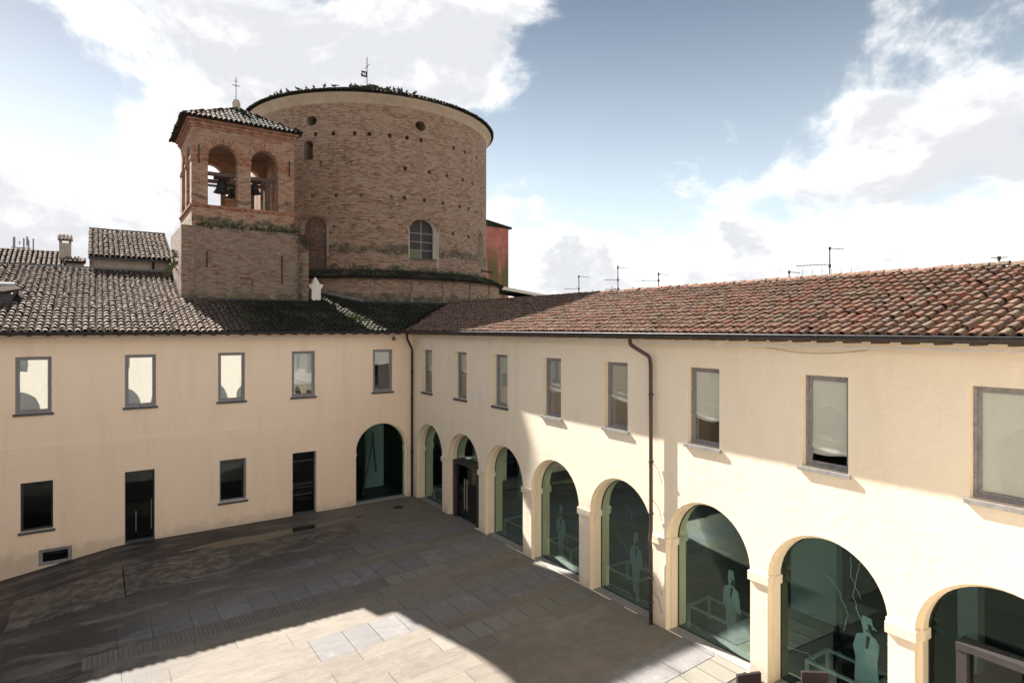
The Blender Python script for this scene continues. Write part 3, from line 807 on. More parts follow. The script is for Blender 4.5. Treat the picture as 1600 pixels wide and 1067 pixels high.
pipe([(-.60,-.66,7.74),(-.58,-.64,7.5),(-.10,-.13,7.0),(-.10,-.13,6.6),(-.10,-.13,.02)],.05,lw,[(-.10,-.13,5.9),(-.10,-.13,4.6),(-.10,-.13,2.1)],M_metal)
t=MB(); t.box(-1.28,-1.13,-.62,-.5,7.42,7.56); t.box(-1.23,-1.18,-.58,-.54,7.56,7.66); tag(t.build('alarm_box',M_oldwood),'small wooden box hanging under the gutter beside the corner downpipe','alarm box')

# roof of the left wing
def topL(x):
    if x<-9.35: return 9.0
    if x<-3.78: return 4.12
    if x<-.9: return 4.15+(-.9-x)/2.88*2.3
    return 4.15
rf=MB()
def lz(x,y,dz=0): return (x,y,roofz(y)+dz)
rf.add([lz(-21.5,-OV),lz(-9.3,-OV),lz(-9.3,9.0),lz(-21.5,9.0)],[(0,1,2,3)])
rf.add([lz(-9.3,-OV),lz(-3.78,-OV),lz(-3.78,4.3),lz(-9.3,4.3)],[(0,1,2,3)])
rf.add([lz(-3.78,-OV),lz(-OV,-OV),lz(4.2,4.2),lz(-.9,4.2),lz(-3.78,6.5)],[(0,1,2,3,4)])
rf.add([(-21.5,-OV,EAVE_Z-.07),(-OV,-OV,EAVE_Z-.07),(.3,.3,roofz(.3)-.12),(-21.5,.3,roofz(.3)-.12)],[(0,1,2,3)])
rf.add([(-21.5,9,roofz(9)),(-9.3,9,roofz(9)),(-9.3,17,8.2),(-21.5,17,8.2)],[(0,1,2,3)])
rf.add([(-21.5,.5,4),(-21.5,9,4),(-21.5,9,roofz(9)-.01),(-21.5,.5,roofz(.5)-.01)],[(0,1,2,3)])
rfL=rf.build('roof',M_under,lw)
def clipL(u,v):
    x=-21.4+u; y=-OV+v*CS
    return y+.30<topL(x) and x<y-.16
HAT=(-16.6,-14.95,2.5,4.9)
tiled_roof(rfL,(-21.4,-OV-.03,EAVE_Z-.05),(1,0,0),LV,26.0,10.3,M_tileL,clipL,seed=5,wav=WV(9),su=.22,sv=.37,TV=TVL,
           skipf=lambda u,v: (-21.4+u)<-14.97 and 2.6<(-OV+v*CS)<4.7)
# valley and ridge flashings
t=MB(); a=Vector(lz(-OV-.05,-OV-.05,.035)); b=Vector(lz(4.25,4.25,.035)); s=Vector((.09,-.09,0))
t.add([a-s,a+s,b+s,b-s],[(0,1,2,3)]); t.add([a-s+Vector((0,0,-.01)),a+s+Vector((0,0,-.01)),b+s+Vector((0,0,-.01)),b-s+Vector((0,0,-.01))],[(0,1,2,3)]); t.build('valley_flashing',M_metal,rfL)
t=MB(); t.box(-21.4,-12.5,8.86,9.08,roofz(9)+.02,roofz(9)+.10); t.box(-12.49,-9.35,8.86,8.98,roofz(9)-.0,roofz(9)+.10); t.build('ridge_flashing',M_lead,rfL)
t=MB(); t.box(-9.36,-3.76,3.96,4.09,roofz(4.0)+.0,roofz(4.0)+.075); t.box(-.9,4.3,4.12,4.26,roofz(4.15)+.01,roofz(4.15)+.09)
t.build('tower_flashing',M_metal,rfL)
t=MB(); a=Vector(lz(-3.3,6.15,.10)); b=Vector(lz(-.85,4.2,.06)); t.tube([a,b],.09,6); t.build('hip_flashing',M_lead,rfL)
# roof hatch at the left edge
h=MB(); zz=roofz(3.2)
rh=thing('roof_hatch','dark roof hatch with a pale lead top on the pale tiles at the left edge','roof hatch',(-15.8,3.6,zz))
h.hexa([(-17.0,2.75,roofz(2.75)-.05),(-15.1,2.75,roofz(2.75)-.05),(-15.1,4.7,roofz(4.7)-.05),(-17.0,4.7,roofz(4.7)-.05)],
       [(-17.0,2.75,roofz(2.75)+.40),(-15.1,2.75,roofz(2.75)+.40),(-15.1,4.7,roofz(4.7)+.12),(-17.0,4.7,roofz(4.7)+.12)]); h.build('curb',M_metal,rh)
h=MB(); h.hexa([(-17.05,2.55,roofz(2.75)+.39),(-15.35,2.55,roofz(2.75)+.39),(-14.86,3.6,roofz(3.6)+.31),(-15.2,4.75,roofz(4.7)+.125)],
       [(-17.05,2.55,roofz(2.75)+.46),(-15.35,2.55,roofz(2.75)+.46),(-14.86,3.6,roofz(3.6)+.38),(-15.2,4.75,roofz(4.7)+.20)]); h.build('lid',M_under,rh)
h=MB(); h.tube([(-17.0,4.72,roofz(4.7)+.24),(-15.2,4.72,roofz(4.7)+.24)],.07,8); h.build('lead_roll',M_strip,rh)
# weeds
def weed(name,c,spread,n,h,label,cat='weed',flat=None):
    mb=MB()
    for k in range(n):
        x=c[0]+random.gauss(0,spread); y=c[1]+random.gauss(0,spread*.7); z=(flat(x,y) if flat else c[2])+random.random()*.5*h
        a=random.uniform(0,6.28); e=random.uniform(.2,1.2); s=random.uniform(.4,1)*h
        d=Vector((math.cos(a)*math.cos(e),math.sin(a)*math.cos(e),math.sin(e)))*s; sd=Vector((-math.sin(a),math.cos(a),0))*s*.25
        p=Vector((x,y,z)); mb.add([p,p+d*.5+sd,p+d,p+d*.5-sd],[(0,1,2,3)])
    return tag(mb.build(name,M_leaf),label,cat)
for k,(x,lab) in enumerate(((-14.9,'bright green weed tuft above the gutter, leftmost along the eave'),(-14.55,'small green weed tuft above the gutter, second from the left'),(-13.55,'green weed tuft above the gutter right of the second upper window gap'),(-12.7,'small green weed tuft in the eave tiles left of the second upper window'),(-12.3,'larger green weed tuft in the eave tiles above the second upper window'),(-10.1,'faint green weed tuft in the eave tiles between second and third upper windows'))):
    weed('weed_tuft',(x,-OV+.05,roofz(-.5)+.03),.09,90,.10,lab)
weed('weed_patch',(-2.45,1.0,0),.22,240,.14,'sunlit leafy weed patch on the mossy roof left of the corner',flat=lambda x,y:roofz(y)+.07)
weed('weed_patch',(-7.0,.9,0),.5,200,.09,'low green weed patch on the shaded tiles under the bell tower',flat=lambda x,y:roofz(y)+.07)
mz=MB()
for k in range(1500):
    x=random.uniform(-4.6,1.8); y=random.uniform(.6,3.9)
    if x>y-.3: continue
    if noise.noise(Vector((x*.9,y*.9,3)))<-.05: continue
    a=random.uniform(0,6.28); s=random.uniform(.03,.09); p=Vector((x,y,roofz(y)+random.uniform(.04,.13)))
    d=Vector((math.cos(a),math.sin(a),random.uniform(.1,.9)))*s; sd=Vector((-math.sin(a),math.cos(a),.2))*s*.35
    mz.add([p,p+d*.5+sd,p+d,p+d*.5-sd],[(0,1,2,3)])
mz.build('roof_moss',M_moss,kind='stuff')

# small white chimney
ch=thing('white_chimney','small white chimney with two side ears beside the bell tower foot','chimney',(-3.33,4.35,9.3))
t=MB(); t.box(-3.55,-3.10,4.2,4.6,9.1,10.22); t.build('stack',M_chim,ch)
t=MB(); t.lathe([(.22,10.22),(.17,10.36),(.10,10.44),(.06,10.52),(.0,10.56)],(-3.325,4.4,0),12); t.build('cap',M_chim,ch,True)
for s in (-1,1):
    t=MB(); x=-3.325+s*.225; t.hexa([(x,4.25,9.93),(x+s*.03,4.25,9.93),(x+s*.03,4.55,9.93),(x,4.55,9.93)],[(x,4.25,10.2),(x+s*.14,4.25,10.15),(x+s*.14,4.55,10.15),(x,4.55,10.2)]); t.build('ear',M_chim,ch)
    t=MB(); t.lathe([(.0,.05),(.05,.03),(.05,-.03),(0,-.05)],(x+s*.12,4.4,10.16),8); t.build('knob',M_chim,ch,True)

# ------------------------------------------------------------------ bell tower
bt=thing('bell_tower','square brick bell tower with paired arched openings and a small tiled pyramid roof','tower',(-6.6,6.6,9))
TX0,TX1,TY0,TY1=-9.33,-3.78,4.1,9.0
t=MB()
outl=rect(TX0,TX1,7.0,12.62); niche=rect(-6.90,-6.33,9.72,10.36)
F=Wall((0,TY0,0),(1,0,0),(0,1,0))
tri_sheet(t,outl,[niche],F.p,0); reveal(t,niche,0,niche,.07,F.p); t.add([F.p(u,z,.07) for u,z in niche],[(0,1,2,3)])
t.add([(TX1,TY0,7),(TX1,TY1,7),(TX1,TY1,12.62),(TX1,TY0,12.62)],[(0,1,2,3)])
t.add([(TX0,TY1,7),(TX0,TY0,7),(TX0,TY0,12.62),(TX0,TY1,12.62)],[(0,1,2,3)])
t.add([(TX1,TY1,7),(TX0,TY1,7),(TX0,TY1,12.62),(TX1,TY1,12.62)],[(0,1,2,3)])
t.add([(TX0,TY0,12.62),(TX1,TY0,12.62),(TX1,TY1,12.62),(TX0,TY1,12.62)],[(0,1,2,3)])
t.build('shaft',M_shaft,bt,uv='box')
for (a,b) in ((TX0-.03,-8.84),(-4.22,TX1+.03)):
    t=MB(); t.box(a,b,TY0-.07,TY0-.001,8.9,12.60); t.build('corner_buttress',M_shaft,bt,uv='box')
t=MB(); t.box(-8.83,-4.23,TY0-.012,TY0-.001,9.9,12.3); 
BX0,BX1,BY0,BY1=-8.91,-4.40,4.32,8.75
# plinth of the belfry
t=MB(); t.box(BX0,BX1,BY0,BY1,12.621,13.56); t.build('plinth',M_belfry,bt,uv='box')
t=MB(); t.box(BX0-.07,BX1+.07,BY0-.07,BY1+.07,13.561,13.65); t.box(BX0-.03,BX1+.03,BY0-.03,BY1+.03,13.50,13.5605); t.build('ledge',M_vous,bt)
TH=.46; ZB,ZT=13.651,17.16
f1=arch(-8.24,-6.97,13.653,15.86,18,.66); f2=arch(-6.39,-5.13,13.653,15.86,18,.66)
def belf_wall(W,u0,u1,hs):
    t=MB(); solid_wall(t,rect(u0,u1,ZB,ZT),hs,W.p,TH); return t
Ff=Wall((0,BY0,0),(1,0,0),(0,1,0)); Fb=Wall((0,BY1,0),(1,0,0),(0,-1,0))
belf_wall(Ff,BX0,BX1,[f1,f2]).build('belfry_wall',M_belfry,bt,uv='box')
belf_wall(Fb,BX0,BX1,[f1,f2]).build('belfry_wall',M_belfry,bt,uv='box')
s1=arch(4.98,6.28,13.653,15.86,18,.66); s2=arch(6.72,8.05,13.653,15.86,18,.66)
Fl=Wall((BX0,0,0),(0,1,0),(1,0,0)); Fr=Wall((BX1,0,0),(0,1,0),(-1,0,0))
belf_wall(Fl,BY0+TH+.002,BY1-TH-.002,[s1,s2]).build('belfry_wall',M_belfry,bt,uv='box')
belf_wall(Fr,BY0+TH+.002,BY1-TH-.002,[s1,s2]).build('belfry_wall',M_belfry,bt,uv='box')
t=MB(); t.box(BX0+TH,BX1-TH,BY0+TH,BY1-TH,17.0,17.15); t.build('belfry_ceiling',M_oldwood,bt)
for (a,b) in ((BX0-.04,-8.22),(-6.99,-6.37),(-5.15,BX1+.04)):
    t=MB(); t.box(a,b,BY0-.045,BY0+TH*.6,15.72,15.86); t.box(a+.012,b-.012,BY0-.02,BY0+TH*.6-.01,15.64,15.7195); t.build('impost',M_vous,bt)
for (a,b) in ((BY0+.0,4.97),(6.30,6.70),(8.07,BY1)):
    t=MB(); t.box(BX0-.045,BX0-.002,a+.001,b,15.72,15.86); t.build('impost',M_vous,bt)
for c in (-7.605,-5.76):
    for k in range(21):
        a=math.pi*(k+.5)/21; ca,sa=math.cos(a),math.sin(a)
        ri,ro=.655,.655+random.uniform(.24,.34)
        M=Matrix.Translation((c,BY0,15.86))@Matrix.Rotation(-(a-math.pi/2),4,'Y')
        t=MB(); t.tint=random.random(); t.box(-.031,.031,-random.uniform(.008,.022),.05,ri,ro,M)
        t.build('voussoir',M_vous if k%3 else M_belfry,bt,uv='box')
# pilaster quoins standing slightly proud
for (a,b) in ((BX0-.02,-8.60),(-4.72,BX1+.02)):
    t=MB(); z=13.7
    while z<17.0:
        if random.random()<.8: t.box(a,b,BY0-random.uniform(.006,.03),BY0-.001,z,z+.06)
        z+=.078
    t.build('weathered_courses',M_belfry,bt,uv='box')
for (x,z0,z1,yy) in ((-8.62,15.5,16.35,BY0-.045),(-4.62,15.45,16.2,BY0-.045),(-8.32,10.75,11.5,TY0-.05),(-5.02,10.1,11.5,TY0-.05)):
    t=MB(); t.box(x-.022,x+.022,yy-.03,yy+.03,z0,z1); t.build('iron_anchor',M_iron,bt)
for k,(e,z0,z1) in enumerate(((.05,17.161,17.26),(.12,17.262,17.36),(.09,17.362,17.42),(.20,17.422,17.52))):
    t=MB(); t.box(BX0-e,BX1+e,BY0-e,BY1+e,z0,z1); t.build('cornice',M_corn,bt)
EX0,EX1,EY0,EY1,EZ=BX0-.36,BX1+.24,BY0-.36,BY1+.36,17.53
ax,ay,az=(BX0+BX1)/2,(BY0+BY1)/2,18.95
t=MB(); c4=[Vector((EX0,EY0,EZ)),Vector((EX1,EY0,EZ)),Vector((EX1,EY1,EZ)),Vector((EX0,EY1,EZ))]; ap=Vector((ax,ay,az))
t.add(c4+[ap],[(0,1,4),(1,2,4),(2,3,4),(3,0,4),(3,2,1,0)]); rfT=t.build('roof',M_under,bt)
hw=(EX1-EX0)/2; hd=(EY1-EY0)/2
for k,(a,b) in enumerate(((0,1),(1,2),(2,3),(3,0))):
    A,B=c4[a],c4[b]; U=(B-A).normalized(); mid=(A+B)/2; V=(ap-mid); H=V.length; Wd=(B-A).length
    tiled_roof(rfT,A-V.normalized()*.06+Vector((0,0,.01)),U,V.normalized(),Wd,H,M_tileD if k else M_tileL,
               (lambda Wd,H:(lambda u,v: (u>=v/H*Wd/2-.02) and (u<=Wd-v/H*Wd/2+.02) and v<H-.15))(Wd,H),su=.215,sv=.34,nobj=60,chan=(k==0),seed=30+k,wav=WV(k+20))
for k in range(4):
    a=c4[k]; b=ap
    n=7
    for j in range(n):
        p=a.lerp(b,(j+.0)/n); q=a.lerp(b,(j+1.15)/n); d=(q-p).normalized(); X=d.cross(Vector((0,0,1))).normalized(); Z=X.cross(d)
        M=Matrix(((X.x,d.x,Z.x,p.x),(X.y,d.y,Z.y,p.y),(X.z,d.z,Z.z,p.z+.03),(0,0,0,1)))
        t=MB(); t.tint=.3; t.add([M@Vector((v.x*1.1,v.y*1.05,v.z)) for v in TV],TF); t.build('hip_tile',M_tileD,rfT,True)
t=MB(); t.lathe([(.30,18.78),(.28,18.98),(.20,19.06),(.21,19.3),(.15,19.4),(.16,19.46),(.0,19.52)],(ax,ay,0),14); t.build('finial',M_greyplaster,bt,True)
t=MB(); t.tube([(ax,ay,19.4),(ax,ay,20.62)],.018,6); t.tube([(ax-.17,ay,20.2),(ax+.17,ay,20.2)],.018,6); t.tube([(ax-.09,ay,20.42),(ax+.09,ay,20.42)],.012,6); t.build('cross',M_iron,bt)
# bells and their frame
fr=thing('bell_scaffold','dark timber frame carrying the bells inside the belfry','bell frame',(-6.6,6.4,13.65))
t=MB(); t.box(BX0+TH,BX1-TH,5.55,5.75,15.32,15.48); t.build('beam',M_oldwood,fr)
t=MB(); t.box(BX0+TH,BX1-TH,7.2,7.4,15.32,15.48); t.build('beam',M_oldwood,fr)
for (x,y) in ((-8.2,5.65),(-7.15,7.3),(-6.7,5.9),(-5.35,5.65),(-5.75,7.3),(-5.05,7.3),(-8.25,7.3)):
    t=MB(); t.box(x-.10,x+.10,y-.09,y+.09,13.66,15.318); t.build('post',M_oldwood,fr)
t=MB(); t.box(BX0+TH,-6.9,5.9,6.0,14.85,14.95); t.build('brace',M_oldwood,fr)
def bell(x,y,z,s,label):
    o=thing('bell',label,'bell',(x,y,z),'bells in the belfry')
    t=MB(); t.lathe([(.03,.0),(.12,-.02),(.19,-.09),(.215,-.28),(.25,-.42),(.32,-.54),(.37,-.60),(.35,-.60),(.29,-.52),(.2,-.3),(.17,-.1)],(0,0,0),20)
    t.v=[(a*s+x,b*s+y,c*s+z) for a,b,c in t.v]; t.build('bell_body',M_bronze,o,True)
    t=MB(); t.tube([(x,y,z-.2*s),(x,y,z-.68*s)],[.02*s,.045*s],8); t.build('clapper',M_iron,o)
    t=MB(); t.box(x-.34*s,x+.34*s,y-.08,y+.08,z+.0,z+.16); t.tube([(x,y,z+.1),(x,y,z+.32)],.05,6); t.build('headstock',M_iron,o)
bell(-7.45,5.65,15.16,1.05,'larger dark bronze bell hanging in the left belfry arch')
bell(-5.95,5.65,15.18,.85,'smaller dark bronze bell hanging in the right belfry arch')
bell(-6.75,7.3,15.16,.8,'small bell half hidden behind the middle pier of the belfry')
# dry creeper and ledge vegetation
def creeper(pts,n,spread,label,m=M_vine,leaf=False,name='creeper'):
    mb=MB()
    for k in range(n):
        i=random.random()*(len(pts)-1); j=int(i); p=Vector(pts[j]).lerp(Vector(pts[j+1]),i-j)+Vector((random.gauss(0,spread),random.uniform(-.12,0),random.gauss(0,spread)))
        q=p+Vector((random.gauss(0,.14),random.uniform(-.05,.03),random.gauss(-.05,.14)))
        if leaf:
            d=(q-p)*.6; sd=Vector((d.z,.02,-d.x))*.4; mb.add([p,p+d*.5+sd,p+d,p+d*.5-sd],[(0,1,2,3)])
        else: mb.tube([p,p.lerp(q,.5)+Vector((0,-.02,.03)),q],.008,3,False)
    return tag(mb.build(name,m),label,'creeper')
creeper([(-4.5,4.08,12.85),(-3.95,4.05,12.6),(-3.9,4.02,12.2),(-3.75,4.0,12.0)],210,.12,'dry bare creeper over the right corner of the tower shaft')
creeper([(-4.18,4.0,12.4),(-4.16,4.0,9.4)],130,.025,'thin dry creeper stem running down the right edge of the shaft')
creeper([(-8.8,4.2,12.72),(-6,4.2,12.72),(-4.4,4.2,12.75)],220,.045,'mossy growth along the ledge between tower shaft and belfry',leaf=True,m=M_moss,name='ledge_moss')
creeper([(-9.45,4.9,11.4),(-9.5,6.2,10.9),(-9.5,8.5,10.9)],120,.12,'green creeper on the left corner of the tower beside the small house',leaf=True,m=M_leaf)

# ------------------------------------------------------------------ rotunda
DX,DY,RD=3.2195,13.14,7.7
ro=thing('rotunda','large round brick drum with a pale cove cornice and low tiled cone roof','tower',(DX,DY,0))
def cyl(Rr):
    return lambda u,z,d: Vector((DX+(Rr-d)*math.cos(R(u)),DY+(Rr-d)*math.sin(R(u)),z))
holesD=[];depth=[];kind=[]
def addh(P,d,k): holesD.append(P); depth.append(d); kind.append(k)
DEG=1/ (RD*math.pi/180)   # degrees per metre
addh(oval(-137.7,19.62,2.4,.27),.9,'dark'); addh(oval(-91.3,19.66,2.45,.28),.9,'dark')
addh(arch(-141.4,-137.0,17.44,18.3,10,.22),.7,'dark')
for a in (-143.2,-135.9,-128.0,-119.2,-113.3,-104.9,-97.5,-91.1,-73.7,-65.6,-55,-152): addh(rect(a-.75,a+.75,18.73,18.96),.35,'d')
for a in (-98.3,-87.1,-77.6,-67.5,-58.9,-49): addh(rect(a-.75,a+.75,16.97,17.18),.3,'d')
for a in (-126.9,-98.6,-89.6,-80.1,-69.8,-63.0,-55.5,-47.5): addh(rect(a-.7,a+.7,15.29,15.5),.25,'d')
for a in (-137.1,-116.6,-104.3): addh(rect(a-.7,a+.7,15.25,15.46),.09,'s')
for a in (-74.1,-63.0): addh(rect(a-.75,a+.75,13.56,13.78),.25,'d')
for a in (-119.8,-109.3,-128): addh(rect(a-.8,a+.8,13.48,13.72),.07,'s')
for a in (-133.5,-120.5): addh(rect(a-.5,a+.5,17.0,17.3),.06,'s')
NA=arch(-143.0,-130.9,11.3,13.55,16,.72); NB=arch(-96.3,-83.6,12.0,13.62,16,.68); NC=arch(-53.5,-45.0,12.0,13.7,12,.5)
addh(NA,.38,'niche'); addh(NB,.42,'win'); addh(NC,.35,'niche')
outl=[(-205,10.0)]+[(-205+2.5*i,10.0) for i in range(1,91)]+[(20,10.0)]+[(20,20.64)]+[(20-2.5*i,20.64) for i in range(1,91)]+[(-205,20.64)]
ol=[];
for p in outl:
    if not ol or (abs(ol[-1][0]-p[0])+abs(ol[-1][1]-p[1]))>1e-6: ol.append(p)
if abs(ol[0][0]-ol[-1][0])+abs(ol[0][1]-ol[-1][1])<1e-6: ol.pop()
extra=[]
for i in range(1,90):
    for z in (11.2,12.4,14.6,16.2,18.1,19.3):
        u=-205+2.5*i
        if not any(inpoly(u,z,h) for h in holesD): extra.append((u,z))
to=cyl(RD)
t=MB(); tri_sheet(t,ol,holesD,to,0,extra)
t.build('drum_wall',M_drum,ro,uv=(DX,DY,RD))
for P,d,k in zip(holesD,depth,kind):
    if k in ('niche','win'): continue
    t=MB(); reveal(t,P,0,P,d,to); tri_sheet(t,P,[],to,d)
    t.build('vent_opening' if k=='dark' else 'putlog_hole',M_shaft,ro,uv=(DX,DY,RD))
for P,k in ((NA,.38),(NC,.35)):
    t=MB(); reveal(t,P,0,P,k,to); t.build('niche_reveal',M_cove,ro)
    t=MB(); tri_sheet(t,P,[],to,k); t.build('niche_infill',mat('niche_brick',brick_fn((.15,.085,.07,1),(.20,.12,.09,1),(.21,.17,.14,1),(.16,.13,.11,1),.3,.2,bw=.5,bh=.16)),ro,uv=(DX,DY,RD))
t=MB(); reveal(t,NB,0,NB,.42,to); t.build('window_reveal',M_chim,ro)
for (u0,u1,z0,z1) in ((-96.9,-96.35,11.95,13.65),(-83.55,-82.4,11.5,13.6),(-130.85,-130.1,12.0,13.6)):
    t=MB(); n=3
    for i in range(n):
        a=u0+(u1-u0)*i/n; b=u0+(u1-u0)*(i+1)/n
        t.hexa([to(a,z0,0),to(b,z0,0),to(b,z0,-.015),to(a,z0,-.015)],[to(a,z1,0),to(b,z1,0),to(b,z1,-.015),to(a,z1,-.015)])
    t.build('plaster_jamb',M_cove,ro)
# lattice window with panes
win=MB()
def arc_bar(mb,ua,ub,z0,z1,d0,d1,n=4):
    for i in range(n):
        a=ua+(ub-ua)*i/n; b=ua+(ub-ua)*(i+1)/n
        mb.hexa([to(a,z0,d1),to(b,z0,d1),to(b,z0,d0),to(a,z0,d0)],[to(a,z1,d1),to(b,z1,d1),to(b,z1,d0),to(a,z1,d0)])
zr=[12.02,12.52,13.0,13.5,14.28]
arc_bar(win,-90.15,-89.75,12.0,14.29,.34,.40,1)
for z in zr[:4]: arc_bar(win,-96.2,-83.7,z-.02,z+.025,.34,.40)
wd=win.build('window',M_frame,ro)
for i in range(4):
    for (a,b,lab) in ((-96.2,-90.15,0),(-89.75,-83.7,1)):
        if i==3:
            P=[(u,z) for u,z in NB if a-.01<=u<=b+.01 and z>13.5]; P=[(a if lab==0 else a,13.53),(b,13.53)]+sorted([q for q in P],key=lambda q:-q[0])+([(a,14.29)] if lab else [])
            if lab==0: P=[(a,13.53),(b,13.53),(b,14.29)]+sorted([q for q in NB if q[0]<b and q[1]>13.55],key=lambda q:-q[0])
            else: P=[(a,13.53),(b,13.53)]+sorted([q for q in NB if q[0]>a and q[1]>13.55],key=lambda q:-q[0])+[(a,14.29)]
        else: P=rect(a,b,zr[i]+.02,zr[i+1]-.02)
        t=MB(); tri_sheet(t,P,[],to,.37)
        t.build('pane',mat('amber_glass',lambda t,b,o:(setc(t,b,(.11,.095,.03)),b.inputs.__getitem__('Roughness').__setattr__('default_value',.3))) if (i==0 and lab==0) else mat('old_glass',lambda t,b,o:(setc(t,b,(.030,.022,.020)),b.inputs.__getitem__('Roughness').__setattr__('default_value',.6))),wd)
t=MB(); arc_bar(t,-96.6,-83.2,11.93,11.995,-.05,.42); t.build('sill',M_sill,ro)
# voussoir arches over the openings
def vous(c,w,zs,rise,n,ln,part='voussoir',lo=.05,a0=.12,a1=.88):
    for k in range(n):
        a=math.pi*(a0+(a1-a0)*(k+.5)/n); ri=w/2+lo; rj=rise+lo
        x=ri*math.cos(a); z=zs+rj*math.sin(a); nx=math.cos(a)*.75; nz=math.sin(a); L=math.hypot(nx,nz); nx/=L; nz/=L
        l=ln*random.uniform(.85,1.1); wd_=.5*math.pi*(w/2+rise)/2*(a1-a0)/n*.8
        tx,tz=-nz,nx; P=[(x-tx*wd_,z-tz*wd_),(x+tx*wd_,z+tz*wd_),(x+tx*wd_*1.15+nx*l,z+tz*wd_*1.15+nz*l),(x-tx*wd_*1.15+nx*l,z-tz*wd_*1.15+nz*l)]
        dp=-random.uniform(.008,.03)
        t=MB(); t.hexa([to(c+p*DEG,q,.02) for p,q in P],[to(c+p*DEG,q,dp) for p,q in P]); t.build(part,M_drum,ro,uv=(DX,DY,RD))
vous(-89.95,1.72,13.62,.68,24,.36); vous(-137,1.66,13.55,.74,24,.36)
vous(-139.2,.6,18.3,.25,9,.2)
# cove cornice (lathe)
t=MB(); prof=[(RD+.001,20.55),(RD+.03,20.58),(RD+.05,20.64),(RD+.10,20.75),(RD+.19,20.88),(RD+.31,20.99),(RD+.33,21.05),(RD+.1,21.06),(RD-.4,21.08)]
t.lathe(prof,(DX,DY,0),120); t.build('cornice',M_cove,ro,True)
RE=RD+.42; AZ=24.35
t=MB(); t.lathe([(RE-.04,21.06),(RE-.04,21.085),(.0,AZ)],(DX,DY,0),120); rfD=t.build('roof',M_under,ro)
# radial tiles
Vs=math.hypot(RE,AZ-21.09); rnd=random.Random(11); cnt=0
mb=MB(); items=[]
j=0
while j*.36<Vs-.5:
    rad=RE-(RE*(j*.36)/Vs); n=max(8,int(2*math.pi*RE/.215/(1 if j<9 else 2 if j<16 else 4)))
    for k in range(n):
        a=2*math.pi*k/n+rnd.gauss(0,.0015)
        rdir=Vector((math.cos(a),math.sin(a),0)); U=Vector((-math.sin(a),math.cos(a),0)); V=(Vector((DX,DY,AZ))-(Vector((DX,DY,21.10))+rdir*RE)).normalized(); N=U.cross(V); 
        if N.z<0: N=-N; U=-U
        p=Vector((DX,DY,21.10))+rdir*RE+V*(j*.36-.05)+N*(.01+rnd.random()**2*.03); ww=min(1.0,rad*2*math.pi/n/.2)
        aa=rnd.gauss(0,.05); X=(U*math.cos(aa)+V*math.sin(aa)); Y=(V*math.cos(aa)-U*math.sin(aa))
        M=Matrix(((X.x*ww,Y.x,N.x,p.x),(X.y*ww,Y.y,N.y,p.y),(X.z*ww,Y.z,N.z,p.z),(0,0,0,1)))
        items.append(((p-CAM).length,M))
    j+=1
items.sort(key=lambda t:t[0])
t=MB(); t.add(TV,TF); me=t.mesh('tile',M_tileD,True)
for d,M in items[:160]:
    o=bpy.data.objects.new('tile',me); link(o,rfD); o.matrix_local=M
for d,M in items[160:]: mb.tint=rnd.random()+.001; mb.add([M@q for q in TV],TF)
mb.build('tile_field',M_tileD,rfD,True,kind='stuff')
t=MB(); t.lathe([(.62,AZ-.3),(.60,AZ+.02),(.45,AZ+.10),(.30,AZ+.14),(.0,AZ+.2)],(DX-.1,DY,0),10); t.build('roof_cap',M_tileD,ro)
vx,vy=2.75,DY
vn=thing('weather_vane','iron cross with a small pierced flag vane on top of the rotunda roof','weather vane',(vx,vy,24.4))
t=MB(); t.tube([(vx,vy,24.2),(vx,vy,26.35)],.028,6); t.build('rod',M_iron,vn)
t=MB(); t.tube([(vx-.17,vy,25.55),(vx+.19,vy,25.95)],.018,6); t.build('cross_bar',M_iron,vn)
FW=Wall((vx,vy,0),(1,0,0),(0,1,0)); t=MB(); solid_wall(t,[(-.42,24.99),(-.02,24.99),(-.02,25.38),(-.42,25.38),(-.36,25.26),(-.42,25.18)],[rect(-.30,-.22,25.10,25.28),rect(-.17,-.09,25.10,25.28)],FW.p,.012); t.build('flag',M_iron,vn)
# ambulatory skirt
RS=8.57
ts=cyl(RS); t=MB()
n=90; A=[-175+150*i/n for i in range(n+1)]
t.add([ts(a,z,0) for z in (8.5,10.72) for a in A],[(i,i+1,n+2+i,n+1+i) for i in range(n)]); sk=t.build('ambulatory_wall',M_drum,ro,uv=(DX,DY,RS))
for a in (-97.5,-84.2,-70,-55,-112):
    t=MB(); P=rect(a-.35,a+.35,9.0,10.7); t.hexa([ts(P[0][0],9.0,.05),ts(P[1][0],9.0,.05),ts(P[1][0],9.0,-.06),ts(P[0][0],9.0,-.06)],[ts(P[0][0],10.7,.05),ts(P[1][0],10.7,.05),ts(P[1][0],10.7,-.06),ts(P[0][0],10.7,-.06)])
    t.build('pilaster_strip',mat('mossy_strip',lambda t,b,o:(setc(t,b,t.mix(t.ramp(t.noise(POS(t),4,5),[(.4,0.),(.6,1.)]),(.10,.10,.05,1),(.25,.2,.15,1))),None)),ro)
t=MB(); r0,r1=RS+.22,RD-.05; z0,z1=10.74,11.28
t.add([(DX+r0*math.cos(R(a)),DY+r0*math.sin(R(a)),z0) for a in A]+[(DX+r1*math.cos(R(a)),DY+r1*math.sin(R(a)),z1) for a in A]+[(DX+r0*math.cos(R(a)),DY+r0*math.sin(R(a)),z0-.06) for a in A]+[(DX+(RS-.02)*math.cos(R(a)),DY+(RS-.02)*math.sin(R(a)),z0-.03) for a in A],
      [(i,i+1,n+2+i,n+1+i) for i in range(n)]+[(i,2*n+2+i,2*n+3+i,i+1) for i in range(n)]+[(2*n+2+i,3*n+3+i,3*n+4+i,2*n+3+i) for i in range(n)])
rs=t.build('ambulatory_roof',M_under,ro)
mb=MB(); rnd=random.Random(5); k=0
